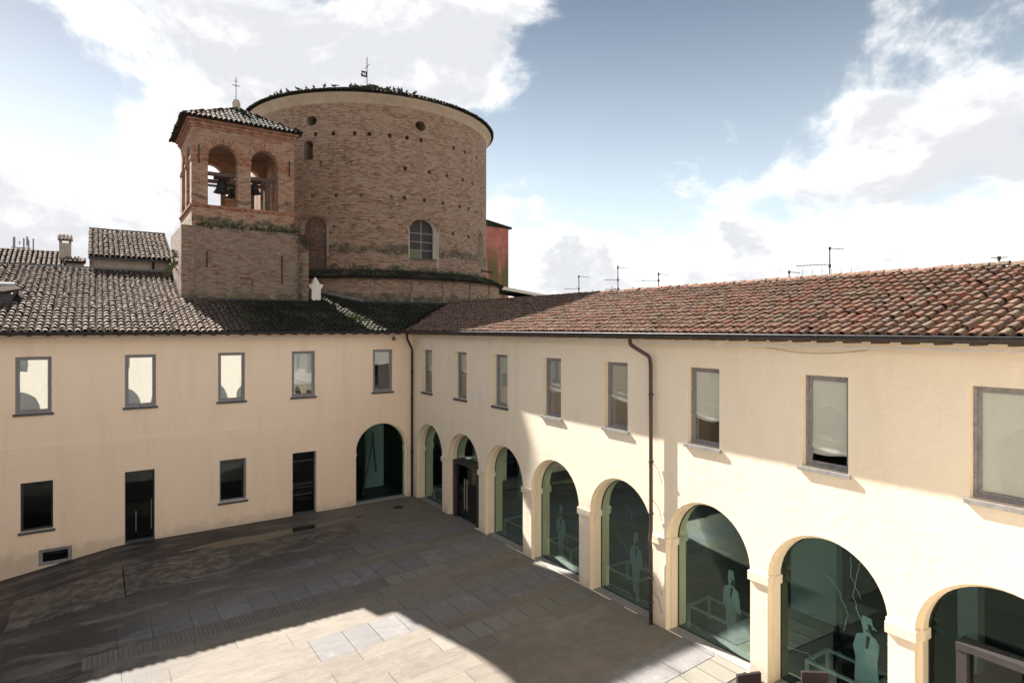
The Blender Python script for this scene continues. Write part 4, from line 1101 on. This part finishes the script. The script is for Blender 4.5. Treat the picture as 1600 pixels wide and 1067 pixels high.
Vl=math.hypot(r0-r1,z1-z0)
for a in [(-172+144*i/105) for i in range(106)]:
    for j in range(3):
        rdir=Vector((math.cos(R(a)),math.sin(R(a)),0)); U=Vector((-math.sin(R(a)),math.cos(R(a)),0)); V=(rdir*(r1-r0)+Vector((0,0,z1-z0))).normalized(); N=U.cross(V)
        if N.z<0: N=-N;U=-U
        p=Vector((DX,DY,z0))+rdir*r0+V*(j*.32-.06)+N*(.015+rnd.random()**2*.03); aa=rnd.gauss(0,.08)
        X=(U*math.cos(aa)+V*math.sin(aa)); Y=(V*math.cos(aa)-U*math.sin(aa))
        M=Matrix(((X.x,Y.x,N.x,p.x),(X.y,Y.y,N.y,p.y),(X.z,Y.z,N.z,p.z),(0,0,0,1)))
        if j==0:
            o=bpy.data.objects.new('tile',me); link(o,rs); o.matrix_local=M
        else: mb.tint=rnd.random()+.001; mb.add([M@q for q in TV],TF)
mb.build('tile_field',M_tileD,rs,True,kind='stuff')
t=MB(); t.tube([to(-47.5,11.72,0),to(-47.5,11.6,-.7)],.05,6); t.build('spout',M_iron,ro)

# pigeons on the rotunda rim
def pigeon_mesh():
    mb=MB()
    mb.tube([(-.17,0,.10),(-.10,0,.11),(0,0,.13),(.08,0,.155),(.115,0,.20),(.125,0,.235)],[.012,.045,.068,.058,.034,.026],8)
    mb.tube([(.12,0,.225),(.135,0,.245),(.155,0,.243),(.185,0,.236)],[.024,.03,.02,.004],8)
    mb.tube([(-.13,0,.105),(-.27,0,.075)],[.03,.026],6)
    for s in (-1,1):
        mb.tube([(.01,s*.025,.08),(.015,s*.025,.0)],.007,5); mb.tube([(.05,s*.055,.15),(-.16,s*.035,.115)],[.035,.01],6)
    return mb.mesh('pigeon',M_pigeon,True)
pm=pigeon_mesh(); rnd=random.Random(2)
PG=[-160.5,-158,-155,-152.5,-150,-147.5,-143,-139,-136,-132,-127.5,-121,-118,-115.5,-112.5,-108,-105.5,-104,-102.5,-100.5,-99,-97.5,-96,-94.5,-118.8,-106.5,-101.5,-95.2]
for a in PG:
    back=rnd.uniform(.05,.5) if a<-110 else rnd.uniform(.1,1.6)
    rad=RE-back; z=21.10+(AZ-21.09)*back/RE+.11
    o=bpy.data.objects.new('pigeon',pm); COL.objects.link(o); o.location=(DX+rad*math.cos(R(a)),DY+rad*math.sin(R(a)),z); o.rotation_euler=(0,rnd.uniform(-.3,.3),rnd.uniform(0,6.28)); k_=rnd.uniform(.8,1.05); o.scale=(k_,k_,k_)
    i_=PG.index(a); ORD=['first','second','third','fourth','fifth','sixth','seventh','eighth','ninth','tenth','eleventh','twelfth']
    tag(o,('pigeon on the rotunda roof rim, %s from the left end of the row'%ORD[i_]) if i_<12 else 'dark pigeon huddled in the dense flock left of the rotunda roof top','pigeon','pigeons on the rotunda roof')

# ------------------------------------------------------------------ red building behind
rb=thing('red_building','tall red rendered building with green stains rising behind the rotunda on its right','building',(14.5,20,0))
t=MB(); t.box(11.0,17.60,18,25,0,16.72); t.build('wall',M_red,rb)
t=MB(); t.hexa([(10.8,17.8,17.9),(17.85,17.8,16.68),(17.85,25.2,16.68),(10.8,25.2,17.9)],[(10.8,17.8,18.05),(17.85,17.8,16.83),(17.85,25.2,16.83),(10.8,25.2,18.05)])
t.add([(11.0,18,16.721),(17.6,18,16.721),(11.0,18,17.86)],[(0,1,2)])
rfr=t.build('roof',M_tileD,rb)
lb=thing('lean_to','low red lean-to with a pale edged sloping roof beside the ambulatory','building',(13,12,0))
t=MB(); t.box(13.0,15.9,10.2,13,0,10.25); t.build('wall',M_red,lb)
t=MB(); t.hexa([(10.6,9.9,10.95),(16.3,9.9,10.25),(16.3,13,10.25),(10.6,13,10.95)],[(10.6,9.9,11.08),(16.3,9.9,10.38),(16.3,13,10.38),(10.6,13,11.08)]); t.build('roof',M_tileD,lb)
t=MB(); t.hexa([(10.55,9.86,10.86),(16.35,9.86,10.19),(16.35,9.895,10.19),(10.55,9.895,10.86)],[(10.55,9.86,11.1),(16.35,9.86,10.40),(16.35,9.895,10.40),(10.55,9.895,11.1)]); t.build('fascia',M_chim,lb)
t=MB(); t.box(10.8,12.99,12.5,13,0,10.8); t.build('dark_recess_wall',M_under,lb)

# ------------------------------------------------------------------ small house on the left
sh=thing('small_house','small tiled house with a thin brick gable left of the bell tower','house',(-11,10,8))
t=MB(); t.box(-12.65,-9.35,9.12,14.0,9.0,11.36); t.build('wall',M_greyplaster,sh)
g0=[(-12.72,9.0,8.0),(-12.72,14.2,8.0),(-12.72,14.2,12.2),(-12.72,13.6,13.22),(-12.72,9.0,11.40)]
t=MB(); t.prism(g0,(.068,0,0)); t.build('gable',M_vous,sh)
SH=.40; Vh=Vector((0,1,SH)).normalized()
t=MB(); t.hexa([(-12.8,8.85,11.36),(-9.2,8.85,11.36),(-9.2,13.6,11.36+4.75*SH),(-12.8,13.6,11.36+4.75*SH)],[(-12.8,8.85,11.42),(-9.2,8.85,11.42),(-9.2,13.6,11.42+4.75*SH),(-12.8,13.6,11.42+4.75*SH)])
t.add([(-12.8,13.6,11.42+4.75*SH),(-9.2,13.6,11.42+4.75*SH),(-9.2,18,11.0),(-12.8,18,11.0)],[(0,1,2,3)])
rfh=t.build('roof',M_under,sh)
tiled_roof(rfh,(-12.72,8.80,11.43),(1,0,0),Vh,3.5,5.0,M_tileL,lambda u,v:v<4.75,TV=TVL,seed=41,su=.22,sv=.37,nobj=250,wav=WV(40))
t=MB(); t.box(-12.8,-9.2,8.72,8.84,11.30,11.40); t.build('gutter',M_metal,sh)
t=MB(); t.tube([(-10.1,8.85,11.3),(-10.1,9.05,11.0),(-10.1,9.05,10.7)],.05,8); t.build('downpipe',M_metal,sh)
t=MB(); t.box(-12.8,-9.2,13.5,13.7,13.32,13.44); t.build('ridge_flashing',M_lead,sh)

# ------------------------------------------------------------------ houses beyond the left ridge
bh=thing('far_house','low tiled house seen just above the ridge at the left edge','house',(-17,25,6))
t=MB(); t.box(-24,-13.4,18.5,26,4,10.6); t.build('wall',M_greyplaster,bh)
t=MB(); t.hexa([(-24,18.0,10.6),(-13.0,18.0,10.6),(-14.2,23.0,12.86),(-24,23.0,12.86)],[(-24,18.0,10.66),(-13.0,18.0,10.66),(-14.2,23.0,12.92),(-24,23.0,12.92)])
t.add([(-14.2,23,12.9),(-24,23,12.9),(-24,28,10.6),(-13,28,10.6)],[(0,1,2,3)]); t.add([(-13.0,18,10.64),(-13,28,10.64),(-14.2,23,12.92)],[(0,1,2)])
bhr=t.build('roof',M_under,bh)
tiled_roof(bhr,(-23.9,17.95,10.67),(1,0,0),Vector((0,5,2.26)),10.8,5.5,M_tileL,lambda u,v:v<5.25 and u<10.8-v*.22,seed=51,su=.25,sv=.40,nobj=0,chan=False)
t=MB(); t.box(-24,-14.2,22.9,23.1,12.90,12.99); t.build('ridge_flashing',M_lead,bh)
fc=thing('far_chimney','square rendered chimney with a little tiled cap on the far house roof','chimney',(-14.1,22,12))
t=MB(); t.box(-14.42,-13.80,21.6,22.2,11.5,13.42); t.build('stack',M_greyplaster,fc)
t=MB()
for (x,y) in ((-14.42,21.6),(-13.92,21.6),(-14.42,22.08),(-13.92,22.08)): t.box(x,x+.12,y,y+.12,13.42,13.62)
t.build('cap_posts',M_vous,fc)
t=MB(); t.hexa([(-14.5,21.5,13.62),(-13.72,21.5,13.62),(-13.72,22.3,13.62),(-14.5,22.3,13.62)],[(-14.5,21.55,13.66),(-13.72,21.55,13.66),(-13.72,21.95,13.88),(-14.5,21.95,13.88)]); cp=t.build('cap',M_tileL,fc)
tiled_roof(cp,(-14.42,21.45,13.67),(1,0,0),Vector((0,1,.5)),.7,.5,M_tileL,lambda u,v:v<.45,seed=61,su=.2,sv=.25,nobj=20,chan=False)
sd=thing('tiny_dormer','tiny tiled dormer roof between the far chimney and the small house','dormer',(-13.4,20,11.5))
t=MB(); t.box(-14.0,-13.1,19.6,20.6,10.8,12.02); t.build('wall',M_greyplaster,sd)
t=MB(); t.hexa([(-14.1,19.4,11.95),(-13.0,19.4,11.95),(-13.0,20.4,12.3),(-14.1,20.4,12.3)],[(-14.1,19.4,12.0),(-13.0,19.4,12.0),(-13.0,20.4,12.35),(-14.1,20.4,12.35)]); c2=t.build('roof',M_under,sd)
tiled_roof(c2,(-14.0,19.38,12.01),(1,0,0),Vector((0,1,.35)),.95,1.0,M_tileL,lambda u,v:v<1,seed=62,su=.22,sv=.36,nobj=30,chan=False)
# roof terrace with telecom panels
tp=thing('rooftop_plant','distant grey rooftop box with upright antenna panels beyond the left ridge','rooftop antenna',(-17.4,35,13))
t=MB(); t.box(-18.0,-16.75,35,37,10,14.35); t.build('plant_box',M_frame,tp)
for (x,z0,z1,wd_) in ((-17.88,14.35,15.15,.16),(-17.25,14.35,15.1,.10),(-17.05,14.5,15.25,.12),(-16.95,14.35,15.0,.10),(-16.65,14.2,15.12,.09),(-17.5,14.6,14.85,.07)):
    t=MB(); t.box(x,x+wd_,35.1,35.2,z0,z1); t.build('antenna_panel',M_frame,tp)

# ------------------------------------------------------------------ antennas beyond the right ridge
def antenna(px,pyb,pyt,parts,label,Xp=8.5):
    d=pix_dir(px,pyt); k=(Xp-CAM.x)/d.x; top=CAM+d*k
    d2=pix_dir(px,pyb+25); k=(Xp-CAM.x)/d2.x; z0=min((CAM+d2*k).z,top.z-1)
    x,y=top.x,top.y; o=thing('tv_antenna',label,'antenna',(x,y,z0),'television antennas')
    t=MB(); t.tube([(x,y,z0-1.2),(x,y,top.z)],.022,6); t.build('mast',M_iron,o)
    sc=(top-CAM).length/958*1.1
    for (dpx,a,b,tilt,els) in parts:   # height below top (px), left/right extents (px)
        z=top.z-dpx*sc; rv=Vector((math.cos(R(34.23)),-math.sin(R(34.23)),0)); fv=Vector((rv.y,-rv.x,0))*-1
        A=Vector((x,y,z))+rv*a*sc; B=Vector((x,y,z))+rv*b*sc+Vector((0,0,tilt*sc))
        t=MB(); t.tube([A,B],.012,5); t.tube([Vector((x,y,z-.05)),Vector((x,y,z+.05))],.045,6)
        n,l,vert=els
        for e in range(n):
            p=A.lerp(B,(e+.5)/n); dv=Vector((0,0,l*sc)) if vert else fv*l*sc
            t.tube([p-dv,p+dv],.006,4)
        t.build('boom',M_iron,o)
# drawn from the photograph's proportions
antenna(904.5,460,430,[(2,2,16,-1,(6,3,False)),(19,-21,-1,0,(7,4,False))],'television antenna with two short booms, leftmost beyond the right ridge')
antenna(965.5,457,414,[(4,2,15,-1,(6,3,False)),(21,-20,-1,0,(6,4,False)),(34,-18,-1,0,(5,5,False))],'taller television antenna with three booms, second beyond the right ridge')
antenna(1029,453,426,[(2,1,14,-1,(5,3,False)),(11,-23,-1,0,(6,4,False)),(21,-24,14,1,(5,6,True))],'television antenna with a wide comb boom, third beyond the right ridge')
antenna(1233,440,424,[(1,0,14,-1,(4,2,False))],'small thin television antenna just left of the largest one')
antenna(1296.5,436,387,[(1,0,18,-1,(6,3,False)),(23,-42,-2,2,(9,5,False)),(40,-40,33,3,(6,12,True))],'largest television antenna with a long comb boom above the right ridge')
antenna(1561,420,402,[(1,-9,9,1,(4,4,False)),(12,-38,-2,1,(6,4,False))],'television antenna at the far right above the ridge')
# bare tree tops peeking over the ridge
tr=thing('distant_tree','faint bare tree top peeking over the right ridge between two antennas','tree',(22,10,0))
t=MB(); t.tube([(22.5,8.5,0),(22.5,8.5,9),(22.5,8.5,10.6)],[.3,.2,.08],8); t.build('trunk',M_oldwood,tr)
t=MB()
for k in range(260):
    a=random.uniform(0,6.28); r=random.random()**.5*2.6; p=Vector((22.5+math.cos(a)*r,8.5+math.sin(a)*r,10.3+random.uniform(-1.2,.75-.18*r)))
    q=p+Vector((random.gauss(0,.3),random.gauss(0,.3),random.uniform(.1,.5))); t.tube([p,q],.02,3,False)
t.build('crown',M_vine,tr)

# ------------------------------------------------------------------ things behind the arches
def table(y0,y1,x0,x1,label):
    o=thing('white_table',label,'table',((x0+x1)/2,(y0+y1)/2,0),'white framed tables behind the glass'); r=.034; h=.60
    t=MB(); t.box(x0,x1,y0,y0+2*r,h-.05,h); t.box(x0,x1,y1-2*r,y1,h-.05,h); t.box(x0,x0+2*r,y0+2*r,y1-2*r,h-.05,h); t.box(x1-2*r,x1,y0+2*r,y1-2*r,h-.05,h); t.build('top_frame',M_white,o)
    for (x,y) in ((x0,y0),(x0,y1-2*r),(x1-2*r,y0),(x1-2*r,y1-2*r)):
        t=MB(); t.box(x,x+2*r,y,y+2*r,.006,h-.051); t.build('leg',M_white,o)
for (a,b,l) in ((-1.0,-2.4,'first'),(-7.0,-8.5,'third'),(-9.75,-11.05,'fourth'),(-12.75,-14.1,'fifth'),(-15.9,-17.35,'sixth'),(-19.2,-20.6,'seventh')):
    table(b,a,.58,1.5,'low white framed table behind the glass of the %s arch from the corner'%l)
def cutout(x,y,s,m,hat,label,face=1):
    # flat board figure: outline of a man in a suit
    if hat=='top':
        P=[(-.10,0),(.12,0),(.16,.5),(.17,.85),(.22,.80),(.30,.78),(.27,1.15),(.22,1.38),(.10,1.46),(.07,1.50),(.10,1.56),(.11,1.64),(.10,1.72),(.12,1.73),(.09,1.74),(.08,1.90),(-.07,1.91),(-.08,1.75),(-.12,1.72),(-.08,1.70),(-.09,1.60),(-.06,1.50),(-.22,1.40),(-.26,1.15),(-.24,.9),(-.17,.82),(-.14,.45)]
    else:
        P=[(-.20,0),(.20,0),(.24,.5),(.20,.95),(.24,1.25),(.18,1.42),(.06,1.47),(.08,1.54),(.10,1.60),(.20,1.60),(.12,1.66),(.09,1.80),(-.08,1.82),(-.11,1.68),(-.08,1.58),(-.06,1.47),(-.20,1.40),(-.27,1.15),(-.22,.9),(-.24,.5)]
    o=thing('standing_cutout',label,'cutout figure',(x,y,0))
    t=MB(); t.prism([(x,y-u*s,z*s+.01) for u,z in P],(.02,0,0)); t.build('figure_board',m,o)
    t=MB(); t.prism([(x-.004,y-u*s,z*s+.01) for u,z in [(-.02,1.16),(.03,1.18),(.07,1.42),(.0,1.44)]],(.0038,0,0)); t.build('shirt_slit',M_cutd,o)
    t=MB(); t.prism([(x-.004,y-u*s,z*s+.01) for u,z in [(-.02,1.52),(.08,1.50),(.105,1.58),(.10,1.66),(.02,1.69),(.04,1.6)]],(.0038,0,0)); t.build('face_shadow',M_cutd,o)
    t=MB(); t.box(x+.022,x+.3,y-.12,y+.12,.006,.03); t.build('base_plate',M_cutd,o)
cutout(.95,-10.05,.93,M_cut,'top','pale cutout figure in a top hat behind the fourth arch glass')
cutout(.95,-13.65,.95,M_cut,'top','pale cutout figure in a top hat behind the fifth arch glass')
cutout(.95,-17.0,.93,M_cut,'top','pale cutout figure in a top hat and suit behind the sixth arch glass')
cutout(.95,-20.35,1.04,M_cut,'brim','pale bluish cutout figure in a brimmed hat behind the seventh arch glass')
cutout(1.5,-19.75,.86,M_cutd,'brim','dark cutout figure standing left of the pale one behind the seventh arch glass')
cutout(1.6,-8.0,.85,M_cutd,'brim','dark cutout figure deep behind the third arch glass')
t=MB()
for k in range(6):
    z=2.95-k*.27; M=Matrix.Translation((1.1,-7.45-.07*(k%2),z))@Matrix.Rotation(.35 if k%2 else -.35,4,'X'); t.box(-.006,.006,-.15,.15,-.11,.11,M)
tag(t.build('hanging_cards',M_white),'zigzag string of pale cards hanging behind the third arch glass','hanging cards')
ls=thing('leaning_struts','pale pair of leaning struts inside the corner arch','strut',(-1.6,1.6,0))
for (a,b) in (((-1.9,1.5,.0),(-1.35,1.7,2.6)),((-1.35,1.7,2.9),(-1.05,2.0,.9))):
    t=MB(); t.tube([a,b],.05,4); t.build('strut',M_frame,ls)
for lab,lines in (('crooked strands of pale wire hanging behind the seventh arch glass',[[(-20.406, 3.179), (-20.302, 2.812), (-20.237, 2.387), (-20.328, 2.086), (-20.483, 1.815), (-20.77, 1.541)], [(-19.651, 2.664), (-19.956, 2.354), (-20.131, 1.943), (-20.037, 1.567)], [(-18.755, 0.676), (-19.245, 0.743), (-19.479, 0.564), (-19.651, 0.363)], [(-20.891, 1.684), (-21.07, 1.416), (-21.187, 1.153)], [(-20.197, 3.181), (-20.184, 2.772), (-20.393, 2.377)]]),('crooked strands of pale wire hanging behind the fifth arch glass',[[(-13.577, 2.767), (-13.763, 2.526), (-13.842, 2.261), (-13.972, 2.163)], [(-13.084, 1.808), (-13.497, 1.497), (-13.763, 1.194), (-14.151, 1.034)], [(-14.353, 1.284), (-14.403, 0.745), (-14.551, 0.428)]])):
    o=thing('wire_sculpture',lab,'wire sculpture',(.62,lines[0][0][0],0),'wire sculptures behind the glass')
    for P in lines:
        t=MB(); Q=[]
        for a,b in zip(P,P[1:]):
            for k in range(4):
                f=k/4; Q.append((.62+random.uniform(-.02,.02),a[0]+(b[0]-a[0])*f+random.uniform(-.012,.012),a[1]+(b[1]-a[1])*f+random.uniform(-.012,.012)))
        Q.append((.62,)+tuple(P[-1])); t.tube(Q,.007,5); t.build('wire_strand',M_white,o)
# ------------------------------------------------------------------ armchairs in the courtyard
def armchair(x,y,rz,label):
    o=thing('armchair',label,'armchair',(x,y,0),'dark wicker armchairs')
    M=Matrix.Translation((x,y,0))@Matrix.Rotation(rz,4,'Z')
    def part(name,m,boxes):
        t=MB()
        for b in boxes: t.box(*b,M)
        ob=t.build(name,m,o); md=ob.modifiers.new('bevel','BEVEL'); md.width=.012; md.segments=2; return ob
    part('backrest',M_wicker,[(-.27,.27,.24,.32,.30,.84)])
    part('seat_frame',M_wicker,[(-.27,.27,-.28,.235,.22,.34)])
    part('cushion',M_cushion,[(-.245,.245,-.27,.23,.345,.43)])
    for s in (-1,1):
        part('armrest',M_wicker,[(s*.31-.036,s*.31+.036,-.30,.32,.10,.60)])
    for (a,b) in ((-.30,-.27),(.30,-.27),(-.30,.29),(.30,.29)): part('leg',M_wicker,[(a-.03,a+.03,b-.025,b+.025,.0,.099 if abs(a)>.2 else .2)])
armchair(-1.42,-19.35,R(-22),'dark wicker armchair nearest the piers at the bottom edge')
armchair(-.30,-20.05,R(-38),'dark wicker armchair showing only its back corner at the bottom edge, right of the other')

# ------------------------------------------------------------------ wings behind the camera (seen in reflections)
ow=thing('opposite_wing','cream wing closing the courtyard behind the viewpoint','building',(-10,-28,0))
WO=Wall((0,-27.6,0),(1,0,0),(0,-1,0)); hs=[]
for k in range(7):
    c=-20.0+3.05*k
    hs.append(arch(c-1.2,c+1.2,.0,2.3,16,1.2))
    hs.append(arch(c-.5,c+.5,4.9,6.4,10,.5) if k%2 else rect(c-.5,c+.5,5.0,7.0))
mb=MB(); solid_wall(mb,rect(-21.5,-.002,-.9,7.8),hs,WO.p,.45); mb.build('wall',M_plR,ow)
mb=MB(); mb.box(-21.5,0,-33,-32.8,0,8); mb.box(-21.5,0,-32.8,-28.1,4.2,4.5); mb.box(-21.5,0,-32.8,-28.1,-.1,-.01); mb.build('interior_wall',M_darkroom,ow)
for P in hs:
    t=MB(); t.prism([WO.p(u,z,.3) for u,z in P],(0,-.01,0)); t.build('pane',M_glass,ow)
t=MB(); t.hexa([(-22,-27.1,7.82),(.0,-27.1,7.82),(.0,-33,9.8),(-22,-33,9.8)],[(-22,-27.1,7.9),(.0,-27.1,7.9),(.0,-33,9.88),(-22,-33,9.88)]); 
t.build('roof',M_tileL,ow)
ww=thing('west_wing','cream wing closing the courtyard beyond the left edge','building',(-21.5,-13,0))
WW=Wall((-21.5,0,0),(0,-1,0),(-1,0,0)); hs=[]
for k in range(8):
    c=2.0+3.05*k; hs.append(arch(c-1.2,c+1.2,-.3,2.3,16,1.2)); hs.append(rect(c-.5,c+.5,5.0,7.0))
mb=MB(); solid_wall(mb,rect(.002,27.6,-1.9,7.8),hs,WW.p,.45); mb.build('wall',M_plR,ww)
mb=MB(); mb.box(-28,-27.8,-27.6,0,-1,8); mb.box(-27.8,-22,-27.6,0,4.2,4.5); mb.box(-27.8,-22,-27.6,0,-1.1,-1.0); mb.build('interior_wall',M_darkroom,ww)
for P in hs:
    t=MB(); t.prism([WW.p(u,z,.3) for u,z in P],(-.01,0,0)); t.build('pane',M_glass,ww)
t=MB(); t.hexa([(-21.0,0,7.82),(-21.0,-27.6,7.82),(-28,-27.6,9.8),(-28,0,9.8)],[(-21.0,0,7.9),(-21.0,-27.6,7.9),(-28,-27.6,9.88),(-28,0,9.88)]); t.build('roof',M_tileL,ww)

# ------------------------------------------------------------------ place each thing's Empty at its base
for nm,loc in ORIG.items():
    e=bpy.data.objects[nm]; e.location=loc
    for c in e.children: c.matrix_parent_inverse=Matrix.Translation(-loc)
